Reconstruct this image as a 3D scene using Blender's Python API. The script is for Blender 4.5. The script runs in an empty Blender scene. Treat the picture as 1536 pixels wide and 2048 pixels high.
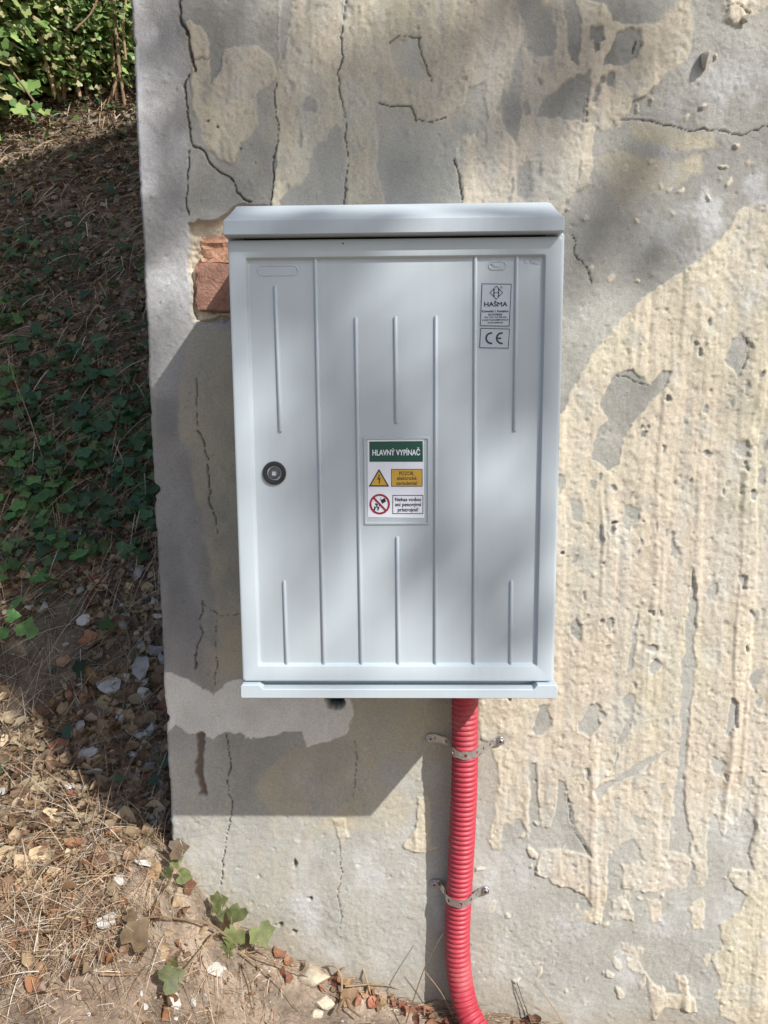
import bpy, bmesh, math, random
import numpy as np
from mathutils import Vector, Matrix, Euler

SC = bpy.context.scene
COL = SC.collection
rnd = random.Random(7)
rng = np.random.default_rng(11)

# ------------------------------------------------------------------ camera
FPX = 1539.0
CAM = Vector((0.0, -1.7, 1.35))
_p, _y, _r = math.radians(7.992), math.radians(1.304), math.radians(-0.4213)
FW = Vector((-math.sin(_y)*math.cos(_p), math.cos(_y)*math.cos(_p), -math.sin(_p)))
_R = Vector((math.cos(_y), math.sin(_y), 0)); _U = _R.cross(FW)
RT = math.cos(_r)*_R + math.sin(_r)*_U
UP = -math.sin(_r)*_R + math.cos(_r)*_U
cd = bpy.data.cameras.new('camera'); cam = bpy.data.objects.new('camera', cd); COL.objects.link(cam)
cd.sensor_fit = 'VERTICAL'; cd.sensor_height = 24; cd.lens = 24*FPX/2048
cd.clip_start = 0.02; cd.clip_end = 400
M = Matrix((RT, UP, -FW)).transposed().to_4x4(); M.translation = CAM
cam.matrix_world = M
SC.camera = cam

# ------------------------------------------------------------------ light
SUN = Vector((0.96, -1.0, 1.19))          # towards the sun
el = math.atan2(SUN.z, math.hypot(SUN.x, SUN.y))
w = bpy.data.worlds.new('World'); SC.world = w; w.use_nodes = True
nt = w.node_tree; nt.nodes.clear()
sky = nt.nodes.new('ShaderNodeTexSky'); sky.sky_type = 'NISHITA'; sky.sun_disc = False
sky.dust_density = 2.0; sky.ozone_density = 1.0; sky.sun_elevation = el; sky.sun_rotation = math.atan2(SUN.x, SUN.y)
bg = nt.nodes.new('ShaderNodeBackground'); bg.inputs[1].default_value = 0.125
wo = nt.nodes.new('ShaderNodeOutputWorld')
nt.links.new(sky.outputs[0], bg.inputs[0]); nt.links.new(bg.outputs[0], wo.inputs[0])
sl = bpy.data.lights.new('sun', 'SUN'); sl.energy = 5.0; sl.angle = math.radians(0.55); sl.color = (1.0, 0.965, 0.915)
so = bpy.data.objects.new('sun', sl); COL.objects.link(so)
so.rotation_euler = (-SUN).to_track_quat('-Z', 'Y').to_euler(); so.location = SUN*12
SC.view_settings.view_transform = 'Standard'; SC.view_settings.look = 'None'
SC.view_settings.exposure = 0.30; SC.view_settings.gamma = 1; SC.view_settings.use_curve_mapping = False
SC.cycles.max_bounces = 8; SC.cycles.diffuse_bounces = 4

# ------------------------------------------------------------------ helpers
def ray(px, py):
    return FW + RT*((px-768)/FPX) - UP*((py-1024)/FPX)
def at(px, py, Y=0.0):                      # the point of the upright plane y = Y seen at a pixel of the photo
    d = ray(px, py); return CAM + d*((Y-CAM.y)/d.y)
def sstep(a, b, x):
    t = np.clip((x-a)/(b-a), 0, 1); return t*t*(3-2*t)
_tab = np.random.default_rng(5).random((64, 256, 256)).astype(np.float32)[:24]
def vn(x, y, s=0):
    T = _tab[s % 24]
    xi = np.floor(x).astype(np.int64); yi = np.floor(y).astype(np.int64)
    fx = x-xi; fy = y-yi; fx = fx*fx*fx*(fx*(fx*6-15)+10); fy = fy*fy*fy*(fy*(fy*6-15)+10)
    x0 = xi & 255; x1 = (xi+1) & 255; y0 = yi & 255; y1 = (yi+1) & 255
    a = T[y0, x0]; b = T[y0, x1]; c = T[y1, x0]; d = T[y1, x1]
    return (a+(b-a)*fx)*(1-fy)+(c+(d-c)*fx)*fy - 0.5
def fbm(x, y, s=0, o=4, g=0.5):
    r = 0; a = 1.0; f = 1.0
    for i in range(o):
        r = r + a*vn(x*f+17.3*i, y*f+5.1*i, s+i); a *= g; f *= 2.03
    return r

def link(name, me, mat=None, parent=None):
    o = bpy.data.objects.new(name, me); COL.objects.link(o)
    if mat is not None and len(me.materials) == 0:
        for m in (mat if isinstance(mat, (list, tuple)) else [mat]): me.materials.append(m)
    if parent is not None: o.parent = parent
    return o
def tag(o, label=None, cat=None, group=None, kind=None):
    if label: o['label'] = label
    if cat: o['category'] = cat
    if group: o['group'] = group
    if kind: o['kind'] = kind
    return o
def empty(name, loc, label, cat, group=None):
    o = bpy.data.objects.new(name, None); COL.objects.link(o); o.location = loc; o.empty_display_size = 0.05
    return tag(o, label, cat, group)
def npmesh(name, V, F, smooth=True, col=None, attr='albedo', mi=None):
    V = np.asarray(V, np.float32); F = np.asarray(F, np.int32); k = F.shape[1]
    me = bpy.data.meshes.new(name)
    me.vertices.add(len(V)); me.vertices.foreach_set('co', V.ravel())
    me.loops.add(F.size); me.loops.foreach_set('vertex_index', F.ravel())
    me.polygons.add(len(F)); me.polygons.foreach_set('loop_start', np.arange(0, F.size, k, dtype=np.int32))
    if smooth: me.polygons.foreach_set('use_smooth', np.ones(len(F), bool))
    if mi is not None: me.polygons.foreach_set('material_index', np.asarray(mi, np.int32))
    me.update(calc_edges=True)
    if col is not None:
        a = me.attributes.new(attr, 'FLOAT_COLOR', 'POINT')
        c = np.ones((len(V), 4), np.float32); c[:, :3] = col
        a.data.foreach_set('color', c.ravel())
    return me
class MB:
    """collects faces in world space; build() links them as one mesh relative to its thing"""
    def __init__(s): s.v = []; s.f = []; s.m = []; s.cur = 0
    def add(s, vs, fs):
        n = len(s.v); s.v += [Vector(v) for v in vs]; s.f += [[i+n for i in f] for f in fs]; s.m += [s.cur]*len(fs); return s
    def box(s, a, b):
        x0, y0, z0 = a; x1, y1, z1 = b
        return s.add([(x0,y0,z0),(x1,y0,z0),(x1,y1,z0),(x0,y1,z0),(x0,y0,z1),(x1,y0,z1),(x1,y1,z1),(x0,y1,z1)],
                     [(0,1,5,4),(1,2,6,5),(2,3,7,6),(3,0,4,7),(4,5,6,7),(3,2,1,0)])
    def loft(s, loops, cap0=True, cap1=True, closed=True):
        n = len(loops[0]); base = len(s.v)
        for L in loops: s.v += [Vector(p) for p in L]
        for k in range(len(loops)-1):
            for i in range(n if closed else n-1):
                j = (i+1) % n; a = base+k*n
                s.f.append([a+i, a+j, a+n+j, a+n+i]); s.m.append(s.cur)
        if cap0: s.f.append([base+i for i in reversed(range(n))]); s.m.append(s.cur)
        if cap1: s.f.append([base+(len(loops)-1)*n+i for i in range(n)]); s.m.append(s.cur)
        return s
    def tube(s, pts, r, n=8):
        pts = [Vector(p) for p in pts]; loops = []
        for i, p in enumerate(pts):
            t = (pts[min(i+1, len(pts)-1)]-pts[max(i-1, 0)]).normalized()
            a = t.cross(Vector((0.31, 0.2, 0.93))).normalized(); b = t.cross(a)
            rr = r[i] if isinstance(r, (list, tuple)) else r
            loops.append([p+a*(rr*math.cos(2*math.pi*k/n))+b*(rr*math.sin(2*math.pi*k/n)) for k in range(n)])
        return s.loft(loops)
    def disc(s, c, r, y0, y1, n=24, bev=0.0):
        L = []
        for rr, yy in ([(r, y0), (r, y1+bev), (r-bev, y1)] if bev else [(r, y0), (r, y1)]):
            L.append([(c[0]+rr*math.cos(2*math.pi*k/n), yy, c[1]+rr*math.sin(2*math.pi*k/n)) for k in range(n)])
        return s.loft(L)
    def build(s, name, mat, parent=None, smooth=30, root=None):
        off = root.location if root is not None else (root_of(parent).location if parent is not None else Vector())
        me = bpy.data.meshes.new(name)
        me.from_pydata([tuple(v-off) for v in s.v], [], s.f); me.update()
        bm = bmesh.new(); bm.from_mesh(me); bmesh.ops.recalc_face_normals(bm, faces=bm.faces)
        if smooth:
            for f in bm.faces: f.smooth = True
            for e in bm.edges:
                if len(e.link_faces) == 2 and e.calc_face_angle(0) > math.radians(smooth): e.smooth = False
        bm.to_mesh(me); bm.free()
        o = link(name, me, mat, parent)
        for i, m in enumerate(s.m):
            if m: me.polygons[i].material_index = m
        return o
def root_of(o):
    while o.parent is not None: o = o.parent
    return o
def rrect(x0, x1, z0, z1, r, y, n=5):
    out = []
    for cx, cz, a0 in ((x1-r, z1-r, 0), (x0+r, z1-r, 90), (x0+r, z0+r, 180), (x1-r, z0+r, 270)):
        for k in range(n+1):
            a = math.radians(a0+90*k/n); out.append((cx+r*math.cos(a), y, cz+r*math.sin(a)))
    return out
def poly_sd(pts, X, Z):
    """signed distance to a polygon (positive inside)"""
    n = len(pts); d = np.full(X.shape, 1e9); ins = np.zeros(X.shape, bool)
    for i in range(n):
        ax, az = pts[i]; bx, bz = pts[(i+1) % n]
        ex, ez = bx-ax, bz-az; l2 = ex*ex+ez*ez+1e-12
        t = np.clip(((X-ax)*ex+(Z-az)*ez)/l2, 0, 1)
        d = np.minimum(d, (X-ax-t*ex)**2+(Z-az-t*ez)**2)
        c = (az > Z) != (bz > Z)
        ins ^= c & (X < (bx-ax)*(Z-az)/((bz-az) if bz != az else 1e-9)+ax)
    return np.where(ins, np.sqrt(d), -np.sqrt(d))
def line_d(pts, X, Z):
    d = np.full(X.shape, 1e9); u = np.zeros(X.shape); L = 0.0
    for i in range(len(pts)-1):
        ax, az = pts[i]; bx, bz = pts[i+1]; ex, ez = bx-ax, bz-az; l = math.hypot(ex, ez)+1e-9
        t = np.clip(((X-ax)*ex+(Z-az)*ez)/(l*l), 0, 1)
        q = (X-ax-t*ex)**2+(Z-az-t*ez)**2
        u = np.where(q < d, L+t*l, u); d = np.minimum(d, q); L += l
    return np.sqrt(d), u

# ------------------------------------------------------------------ materials
def mat(name, base=(0.5, 0.5, 0.5), rough=0.6, metal=0.0, var=0.0, vscale=30.0, bump=0.0, bscale=200.0, bdist=0.001,
        attr=None, objrand=0.0, trans=0.0, spec=0.5, coord='Object', streak=0.0):
    m = bpy.data.materials.new(name); m.use_nodes = True
    t = m.node_tree; N = t.nodes; Lk = t.links.new; P = N['Principled BSDF']; out = N['Material Output']
    P.inputs['Roughness'].default_value = rough; P.inputs['Metallic'].default_value = metal
    P.inputs['Specular IOR Level'].default_value = spec
    tc = N.new('ShaderNodeTexCoord')
    if attr:
        a = N.new('ShaderNodeAttribute'); a.attribute_name = attr; c = a.outputs['Color']
    else:
        a = N.new('ShaderNodeRGB'); a.outputs[0].default_value = (*base, 1); c = a.outputs[0]
    def noise(sc, det=4.0):
        n = N.new('ShaderNodeTexNoise'); n.inputs['Scale'].default_value = sc; n.inputs['Detail'].default_value = det
        Lk(tc.outputs[coord], n.inputs['Vector']); return n.outputs['Fac']
    def scale(c, fac, lo, hi):
        mr = N.new('ShaderNodeMapRange'); mr.inputs[1].default_value = 0.25; mr.inputs[2].default_value = 0.75
        mr.inputs[3].default_value = lo; mr.inputs[4].default_value = hi; Lk(fac, mr.inputs[0])
        mx = N.new('ShaderNodeVectorMath'); mx.operation = 'SCALE'; Lk(c, mx.inputs[0]); Lk(mr.outputs[0], mx.inputs['Scale'])
        return mx.outputs[0]
    if var: c = scale(c, noise(vscale), 1-var, 1+var)
    if streak:
        mp = N.new('ShaderNodeMapping'); mp.inputs['Scale'].default_value = (1, 1, 0.05); Lk(tc.outputs[coord], mp.inputs[0])
        n = N.new('ShaderNodeTexNoise'); n.inputs['Scale'].default_value = 75; n.inputs['Detail'].default_value = 5; Lk(mp.outputs[0], n.inputs['Vector'])
        c = scale(c, n.outputs['Fac'], 1-streak, 1+streak)
        d = N.new('ShaderNodeTexNoise'); d.inputs['Scale'].default_value = 9; d.inputs['Detail'].default_value = 8; d.inputs['Roughness'].default_value = 0.7; Lk(tc.outputs[coord], d.inputs['Vector'])
        mr = N.new('ShaderNodeMapRange'); mr.inputs[1].default_value = 0.52; mr.inputs[2].default_value = 0.75; mr.inputs[3].default_value = 0; mr.inputs[4].default_value = streak*8; Lk(d.outputs['Fac'], mr.inputs[0])
        mx = N.new('ShaderNodeMix'); mx.data_type = 'RGBA'; mx.inputs[7].default_value = (0.40, 0.36, 0.29, 1); Lk(mr.outputs[0], mx.inputs[0]); Lk(c, mx.inputs[6]); c = mx.outputs[2]
        rr = N.new('ShaderNodeMapRange'); rr.inputs[3].default_value = rough-0.08; rr.inputs[4].default_value = rough+0.22; Lk(d.outputs['Fac'], rr.inputs[0]); Lk(rr.outputs[0], P.inputs['Roughness'])
    if objrand:
        oi = N.new('ShaderNodeObjectInfo')
        mr = N.new('ShaderNodeMapRange'); mr.inputs[3].default_value = 1-objrand; mr.inputs[4].default_value = 1+objrand
        Lk(oi.outputs['Random'], mr.inputs[0])
        mx = N.new('ShaderNodeVectorMath'); mx.operation = 'SCALE'; Lk(c, mx.inputs[0]); Lk(mr.outputs[0], mx.inputs['Scale'])
        hs = N.new('ShaderNodeHueSaturation')
        wn = N.new('ShaderNodeTexWhiteNoise'); wn.noise_dimensions = '1D'; Lk(oi.outputs['Random'], wn.inputs['W'])
        m2 = N.new('ShaderNodeMapRange'); m2.inputs[3].default_value = 0.5-objrand*0.022; m2.inputs[4].default_value = 0.5+objrand*0.022
        Lk(wn.outputs['Value'], m2.inputs[0]); Lk(m2.outputs[0], hs.inputs['Hue']); Lk(mx.outputs[0], hs.inputs['Color'])
        c = hs.outputs[0]
    Lk(c, P.inputs['Base Color'])
    if bump:
        b = N.new('ShaderNodeBump'); b.inputs['Strength'].default_value = bump; b.inputs['Distance'].default_value = bdist
        Lk(noise(bscale, 6.0), b.inputs['Height']); Lk(b.outputs[0], P.inputs['Normal'])
    if trans:
        tr = N.new('ShaderNodeBsdfTranslucent'); Lk(c, tr.inputs['Color'])
        mx = N.new('ShaderNodeMixShader'); mx.inputs[0].default_value = trans
        Lk(P.outputs[0], mx.inputs[1]); Lk(tr.outputs[0], mx.inputs[2]); Lk(mx.outputs[0], out.inputs['Surface'])
    return m
M_WALL = mat('old plaster', attr='albedo', rough=0.93, var=0.15, vscale=240, bump=0.85, bscale=420, bdist=0.0014, spec=0.25)
M_BRICK = mat('brick', (0.27, 0.15, 0.11), 0.9, var=0.3, vscale=60, bump=0.8, bscale=160, bdist=0.004, spec=0.2)
M_PLAS = mat('grey polyester', (0.405, 0.465, 0.505), 0.40, streak=0.02, var=0.025, vscale=5, bump=0.06, bscale=700, bdist=0.0004)
M_PLAS2 = mat('grey polyester body', (0.39, 0.445, 0.485), 0.43, streak=0.02, var=0.03, vscale=6, bump=0.06, bscale=700, bdist=0.0004)
M_BLK = mat('black plastic', (0.018, 0.018, 0.02), 0.38, var=0.1, bump=0.1, bscale=500, bdist=0.0004)
M_DKGR = mat('dark grey zamak', (0.075, 0.075, 0.085), 0.45, metal=0.3, var=0.15, vscale=300)
M_SHADE = mat('opening shade black', (0.006, 0.006, 0.007), 0.9)  # black that stands in for the shade inside openings
M_STK = mat('silver grey sticker', (0.40, 0.45, 0.52), 0.35, var=0.03, vscale=40)
M_WHT = mat('white sticker', (0.72, 0.76, 0.84), 0.35, var=0.03, vscale=40)
M_INK = mat('dark blue ink', (0.012, 0.014, 0.03), 0.4, var=0.1)
M_GRN = mat('green ink', (0.008, 0.07, 0.05), 0.35, var=0.06)
M_YEL = mat('yellow ink', (0.55, 0.34, 0.05), 0.35, var=0.04)
M_RED = mat('red ink', (0.30, 0.014, 0.03), 0.35, var=0.05)
M_PIPE = mat('red polyethylene', (0.365, 0.033, 0.052), 0.48, streak=0.03, var=0.07, vscale=40, bump=0.08, bscale=300, bdist=0.0006)
M_STEEL = mat('galvanised steel', (0.50, 0.485, 0.47), 0.38, metal=0.85, var=0.2, vscale=200, bump=0.1, bscale=500, bdist=0.0004)
M_BOLT = mat('zinc bolt', (0.5, 0.5, 0.52), 0.32, metal=1.0, var=0.2, vscale=200)
M_GROUND = mat('dry soil', attr='albedo', rough=0.96, var=0.28, vscale=90, bump=0.9, bscale=120, bdist=0.006, spec=0.15)
M_STONE = mat('pale stone', (0.44, 0.385, 0.29), 0.85, var=0.35, vscale=2.2, bump=0.7, bscale=5, bdist=0.004, objrand=0.12, spec=0.25)
M_PEB = mat('pebble stone', (0.40, 0.37, 0.31), 0.9, var=0.2, vscale=90, bump=0.5, bscale=200, bdist=0.002, spec=0.2)
M_LIME = mat('white lime mortar', (0.50, 0.48, 0.44), 0.93, var=0.16, vscale=2.2, bump=0.7, bscale=5, bdist=0.004, objrand=0.12, spec=0.2)
M_CHUNK = mat('grey plaster rubble', (0.31, 0.30, 0.285), 0.93, var=0.3, vscale=2.2, bump=0.7, bscale=5, bdist=0.004, objrand=0.3, spec=0.2)
M_DRY = mat('dry leaf', (0.255, 0.165, 0.095), 0.75, var=0.35, vscale=2.5, objrand=0.55, trans=0.25, bump=0.5, bscale=6, bdist=0.002)
M_PALE = mat('bleached leaf', (0.46, 0.36, 0.23), 0.75, var=0.3, vscale=2.5, objrand=0.35, trans=0.25, bump=0.5, bscale=6, bdist=0.002)
M_REDL = mat('reddish dry leaf', (0.23, 0.10, 0.06), 0.75, var=0.35, vscale=2.5, objrand=0.5, trans=0.2, bump=0.4, bscale=6, bdist=0.002)
M_STRAW = mat('straw', attr='albedo', rough=0.7, trans=0.15)
M_LEAFA = mat('leaves', attr='albedo', rough=0.45, trans=0.35, spec=0.4)
M_IVY = mat('ivy leaf', (0.05, 0.115, 0.045), 0.42, var=0.3, vscale=2.5, objrand=0.5, trans=0.3, bump=0.3, bscale=5, bdist=0.002)
M_IVYL = mat('bright ivy leaf', (0.09, 0.20, 0.05), 0.42, var=0.3, vscale=2.5, objrand=0.35, trans=0.3, bump=0.3, bscale=5, bdist=0.002)
M_VINE = mat('vine leaf', (0.125, 0.145, 0.05), 0.55, var=0.5, vscale=2.5, objrand=0.3, trans=0.35, bump=0.35, bscale=5, bdist=0.002)
M_VINEB = mat('browning vine leaf', (0.15, 0.10, 0.055), 0.6, var=0.55, vscale=2.5, objrand=0.25, trans=0.3, bump=0.35, bscale=5, bdist=0.002)
M_TWIG = mat('dry twig', (0.24, 0.165, 0.095), 0.85, var=0.3, vscale=80, objrand=0.35, bump=0.4, bscale=200, bdist=0.002)
M_BARK = mat('bark', (0.11, 0.085, 0.06), 0.92, var=0.35, vscale=15, bump=0.8, bscale=30, bdist=0.02)

# ------------------------------------------------------------------ the wall
WX0, WX1, WTOP = -0.553, 4.2, 6.8
gable = lambda x: 7.08-0.92*np.abs(x-1.9)
STEP = 0.0024
xs = np.concatenate([np.arange(WX0, 0.97, STEP), np.arange(1.0, WX1+0.01, 0.05)])
zs = np.concatenate([np.arange(-1.0, -0.27, 0.08), np.arange(-0.27, 2.23, STEP), np.arange(2.26, WTOP+0.01, 0.05)])
X, Z = np.meshgrid(xs, zs)
WP = lambda L: [(lambda v: (v.x, v.z))(at(a, b)) for a, b in L]
wx = X+0.009*fbm(X*24, Z*20, 1, 3)+0.0045*fbm(X*95, Z*85, 4, 3)
wz = Z+0.012*fbm(X*26+9, Z*18+3, 2, 3)+0.0045*fbm(X*95+3, Z*85+7, 6, 3)
def region(pts, margin=0.05):
    px = [p[0] for p in pts]; pz = [p[1] for p in pts]
    i0, i1 = np.searchsorted(xs, [min(px)-margin, max(px)+margin]); j0, j1 = np.searchsorted(zs, [min(pz)-margin, max(pz)+margin])
    return (slice(j0, j1), slice(i0, i1))
P = np.full(X.shape, -0.05)
def padd(L, F=None, pts=None):
    global P
    pts = pts or WP(L); s = region(pts); A = P if F is None else F
    A[s] = np.maximum(A[s], np.clip(poly_sd(pts, wx[s], wz[s]), -0.05, 0.05))
def psub(L, pts=None):
    pts = pts or WP(L); s = region(pts)
    P[s] = np.minimum(P[s], -np.clip(poly_sd(pts, wx[s], wz[s]), -0.05, 0.05))
def ell(cx, cy, rx, ry, n=12, tilt=0.0):
    q = random.Random(int(cx*7+cy)); o = []
    for k in range(n):
        a = 2*math.pi*k/n; r = 1+q.uniform(-0.28, 0.28); u, v = rx*r*math.cos(a), ry*r*math.sin(a)
        o.append((cx+u*math.cos(tilt)-v*math.sin(tilt), cy+u*math.sin(tilt)+v*math.cos(tilt)))
    return o
# paint on the upper wall
padd([(552,-700),(2600,-900),(2600,-30),(1600,-40),(1590,15),(1536,18),(1470,55),(1448,48),(1452,-30),(1385,-20),(1380,60),(1384,95),(1368,125),(1340,142),(1318,170),(1290,192),(1262,205),(1250,235),(1238,252),(1200,262),(1186,290),(1188,322),(1178,372),(1132,398),(1118,445),(1110,500),(560,520),(543,420),(548,340),(558,250),(548,180),(555,60)])
padd([(368,45),(384,44),(405,55),(420,85),(420,115),(386,112),(372,90)])
padd([(450,97),(530,94),(546,118),(553,155),(536,172),(512,188),(513,250),(496,275),(478,284),(470,320),(435,326),(412,292),(398,250),(385,225),(382,150),(420,165),(445,140)])
padd([(385,115),(422,118),(424,165),(400,210),(384,230)])
# exposed grey inside it
for L in ([(780,86),(800,76),(838,74),(843,120),(862,158),(845,152),(822,158),(800,160),(790,142),(784,112)],
          [(753,202),(790,213),(830,211),(836,243),(888,238),(902,225),(928,210),(932,180),(972,166),(976,240),(968,262),(925,268),(914,300),(912,340),(924,372),(922,430),(770,430),(760,380),(752,330),(751,260)],
          [(1040,0),(1078,-10),(1082,95),(1066,112),(1050,60)], [(1016,190),(1034,100),(1046,80),(1046,130),(1040,180),(1042,250),(1036,290),(1012,262),(1004,225),(1004,185)],
          [(560,400),(596,372),(620,345),(624,292),(650,280),(672,250),(684,262),(692,410),(690,440),(560,440)],
          ell(529,194,16,17), ell(622,205,13,15), [(560,-60),(586,-60),(575,60),(566,110),(556,130)],
          [(1070,20),(1096,10),(1108,60),(1106,104),(1068,110)], [(1124,-40),(1152,-30),(1160,60),(1156,130),(1138,120),(1130,50)],
          [(1176,58),(1206,52),(1212,72),(1196,84),(1178,78)], [(1232,62),(1262,52),(1276,60),(1281,92),(1272,120),(1232,130),(1208,132),(1222,100)],
          [(1088,196),(1120,172),(1148,158),(1180,140),(1176,200),(1172,248),(1120,240),(1072,236)], [(1036,330),(1058,320),(1062,380),(1050,400),(1030,390)],
          [(1050,-60),(1210,-60),(1218,12),(1150,-20)], [(1210,-10),(1246,-20),(1370,-20),(1320,38),(1296,48),(1262,46),(1226,36)],
          [(1290,-300),(1420,-320),(1400,-120),(1300,-100)], [(700,-260),(800,-280),(820,-120),(720,-90)], ell(980,-140,50,80)):
    psub(L)
THL = [[(1190,325),(1235,300),(1340,318),(1400,310),(1404,350),(1350,372),(1290,392),(1262,420),(1230,415),(1210,370)], [(1246,240),(1330,252),(1430,268),(1440,300),(1350,300),(1280,288)]]
# beige coat, lower right, with its drips
padd([(1060,900),(1096,850),(1128,822),(1160,742),(1196,692),(1240,640),(1288,592),(1332,560),(1384,528),(1440,470),(1470,430),(1520,402),(1620,370),(2600,300),
      (2600,2200),(1600,2120),(1440,2030),(1438,1950),(1420,1912),(1446,1890),(1440,1842),(1480,1822),(1490,1790),(1468,1770),(1455,1755),(1462,1738),(1510,1742),(1500,1702),(1508,1640),(1482,1610),(1470,1640),(1447,1672),(1430,1632),(1416,1655),(1412,1770),(1400,1772),(1381,1712),(1386,1672),(1352,1622),(1336,1642),(1340,1702),(1384,1712),(1375,1745),(1362,1772),(1330,1776),(1290,1782),(1240,1772),(1252,1728),(1290,1716),(1265,1682),(1240,1690),(1216,1722),(1210,1792),(1200,1842),(1160,1842),(1182,1808),(1155,1782),(1110,1766),(1074,1738),(1086,1700),(1130,1702),(1178,1712),(1162,1670),(1146,1640),(1132,1562),(1118,1560),(1112,1612),(1100,1655),(1080,1652),(1078,1612),(1070,1530),(1057,1528),(1056,1678),(1040,1642),(1006,1652),(1000,1702),(976,1690),(998,1562),(984,1492),(964,1482),(958,1402),(1000,1330)])
for L in ([(1240,1882),(1270,1892),(1286,1940),(1300,1962),(1330,1985),(1362,1982),(1350,1946),(1376,1960),(1392,2022),(1330,2012),(1308,2040),(1300,2040),(1302,2004),(1290,1952),(1252,1932)],
          [(1222,1802),(1240,1790),(1262,1822),(1266,1842),(1232,1836)], [(1290,1792),(1318,1796),(1322,1838),(1296,1842)], [(1378,1812),(1406,1798),(1406,1852),(1388,1856)],
          [(838,1592),(858,1590),(866,1640),(862,1690),(876,1698),(840,1706),(806,1694),(836,1650)], [(662,1640),(690,1640),(700,1672),(682,1690)]):
    padd(L)
for L in ([(1205,792),(1234,746),(1266,738),(1300,772),(1326,738),(1342,744),(1330,776),(1292,802),(1275,832),(1246,872),(1236,928),(1216,938),(1188,924),(1192,862),(1216,840),(1200,812)],
          [(1460,682),(1484,670),(1494,688),(1482,744),(1472,758),(1466,740),(1446,722)],
          [(1384,1138),(1393,1178),(1391,1232),(1389,1300),(1386,1378),(1376,1500),(1366,1600),(1380,1682),(1350,1702),(1340,1690),(1346,1600),(1360,1500),(1362,1362),(1372,1250)],
          [(1274,1212),(1270,1280),(1266,1340),(1254,1348),(1262,1270)], [(1338,1498),(1300,1530),(1262,1548),(1228,1566),(1196,1596),(1186,1580),(1224,1556),(1280,1522)],
          [(1290,1570),(1262,1590),(1282,1578)], [(1262,1612),(1290,1650),(1280,1656),(1268,1640)], [(1232,1480),(1250,1452),(1262,1410),(1270,1400),(1264,1440),(1244,1490)]):
    psub(L)
for e in ((1262,1036,16,27,0.2),(1154,1020,12,26,0),(1202,1072,8,17,0),(1344,1098,7,18,0),(1154,1262,12,22,0),(1304,1298,14,9,0.5),(1308,1334,15,10,-0.6),(1088,1440,20,30,0),
          (1182,1440,17,32,0.3),(1258,1402,13,18,0),(1462,1430,11,36,0.1),(1512,1352,12,20,0.3),(1522,952,8,26,0),(1416,906,9,6,0),(1482,900,14,16,0),(1228,1060,6,10,0),(1220,1245,6,16,0.3),
          (1436,1528,16,18,0),(1500,1562,8,10,0),(1286,872,6,8,0),(1334,800,5,7,0),(1118,965,9,24,0),(1422,1185,8,14,0.6),(1488,1160,6,10,0),(1302,1220,7,6,0)):
    psub(ell(*e[:4], tilt=e[4]))
fq = random.Random(3)
for k in range(110):
    u, v = fq.uniform(1120, 1560), fq.uniform(640, 1760)
    if v < 820-(u-1120)*1.15+60: continue
    psub(ell(u, v, fq.uniform(2, 5.5), fq.uniform(3, 11), 9, fq.uniform(-0.4, 0.4)))
for k in range(60):
    u, v = fq.uniform(560, 1240), fq.uniform(-60, 400); psub(ell(u, v, fq.uniform(2, 8), fq.uniform(4, 20), 9, fq.uniform(-0.3, 0.3)))
for k in range(70):
    u, v = fq.uniform(960, 1560), fq.uniform(1640, 1990); padd(ell(u, v, fq.uniform(2, 9), fq.uniform(3, 16), 9, fq.uniform(-0.6, 0.6)))
for k in range(40):
    u, v = fq.uniform(1130, 1560), fq.uniform(120, 560); padd(ell(u, v, fq.uniform(2, 8), fq.uniform(3, 10), 9, fq.uniform(-0.6, 0.6)))
# thin yellowish wash beside and below the cabinet
TH = np.full(X.shape, -0.05)
for L in (*THL, [(378,650),(470,655),(490,1350),(440,1345),(425,1180),(398,1010),(380,930),(352,860),(362,740)], [(690,1400),(905,1400),(895,1540),(800,1500),(740,1540),(700,1480)],
          [(575,1500),(612,1490),(608,1620),(560,1640),(500,1580)], [(760,1560),(840,1610),(800,1660),(620,1660),(700,1600)]): padd(L, TH)
WH = np.full(X.shape, -0.05)
padd([(300,1350),(345,1342),(400,1370),(430,1390),(455,1366),(500,1364),(700,1395),(704,1425),(690,1466),(650,1488),(614,1492),(604,1465),(560,1466),(500,1478),(480,1465),(440,1468),(424,1480),(398,1465),(380,1468),(345,1448),(326,1472),(300,1470)], WH)
RC = np.full(X.shape, -0.05)                   # the hollow where the render has fallen off the brick
padd([(374,452),(392,442),(430,433),(472,414),(540,405),(580,645),(470,640),(386,640),(380,600),(376,540)], RC)
RC2 = np.full(X.shape, -0.05)
padd([(392,633),(430,630),(470,634),(540,634),(540,648),(468,645),(400,644)], RC2)

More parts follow.
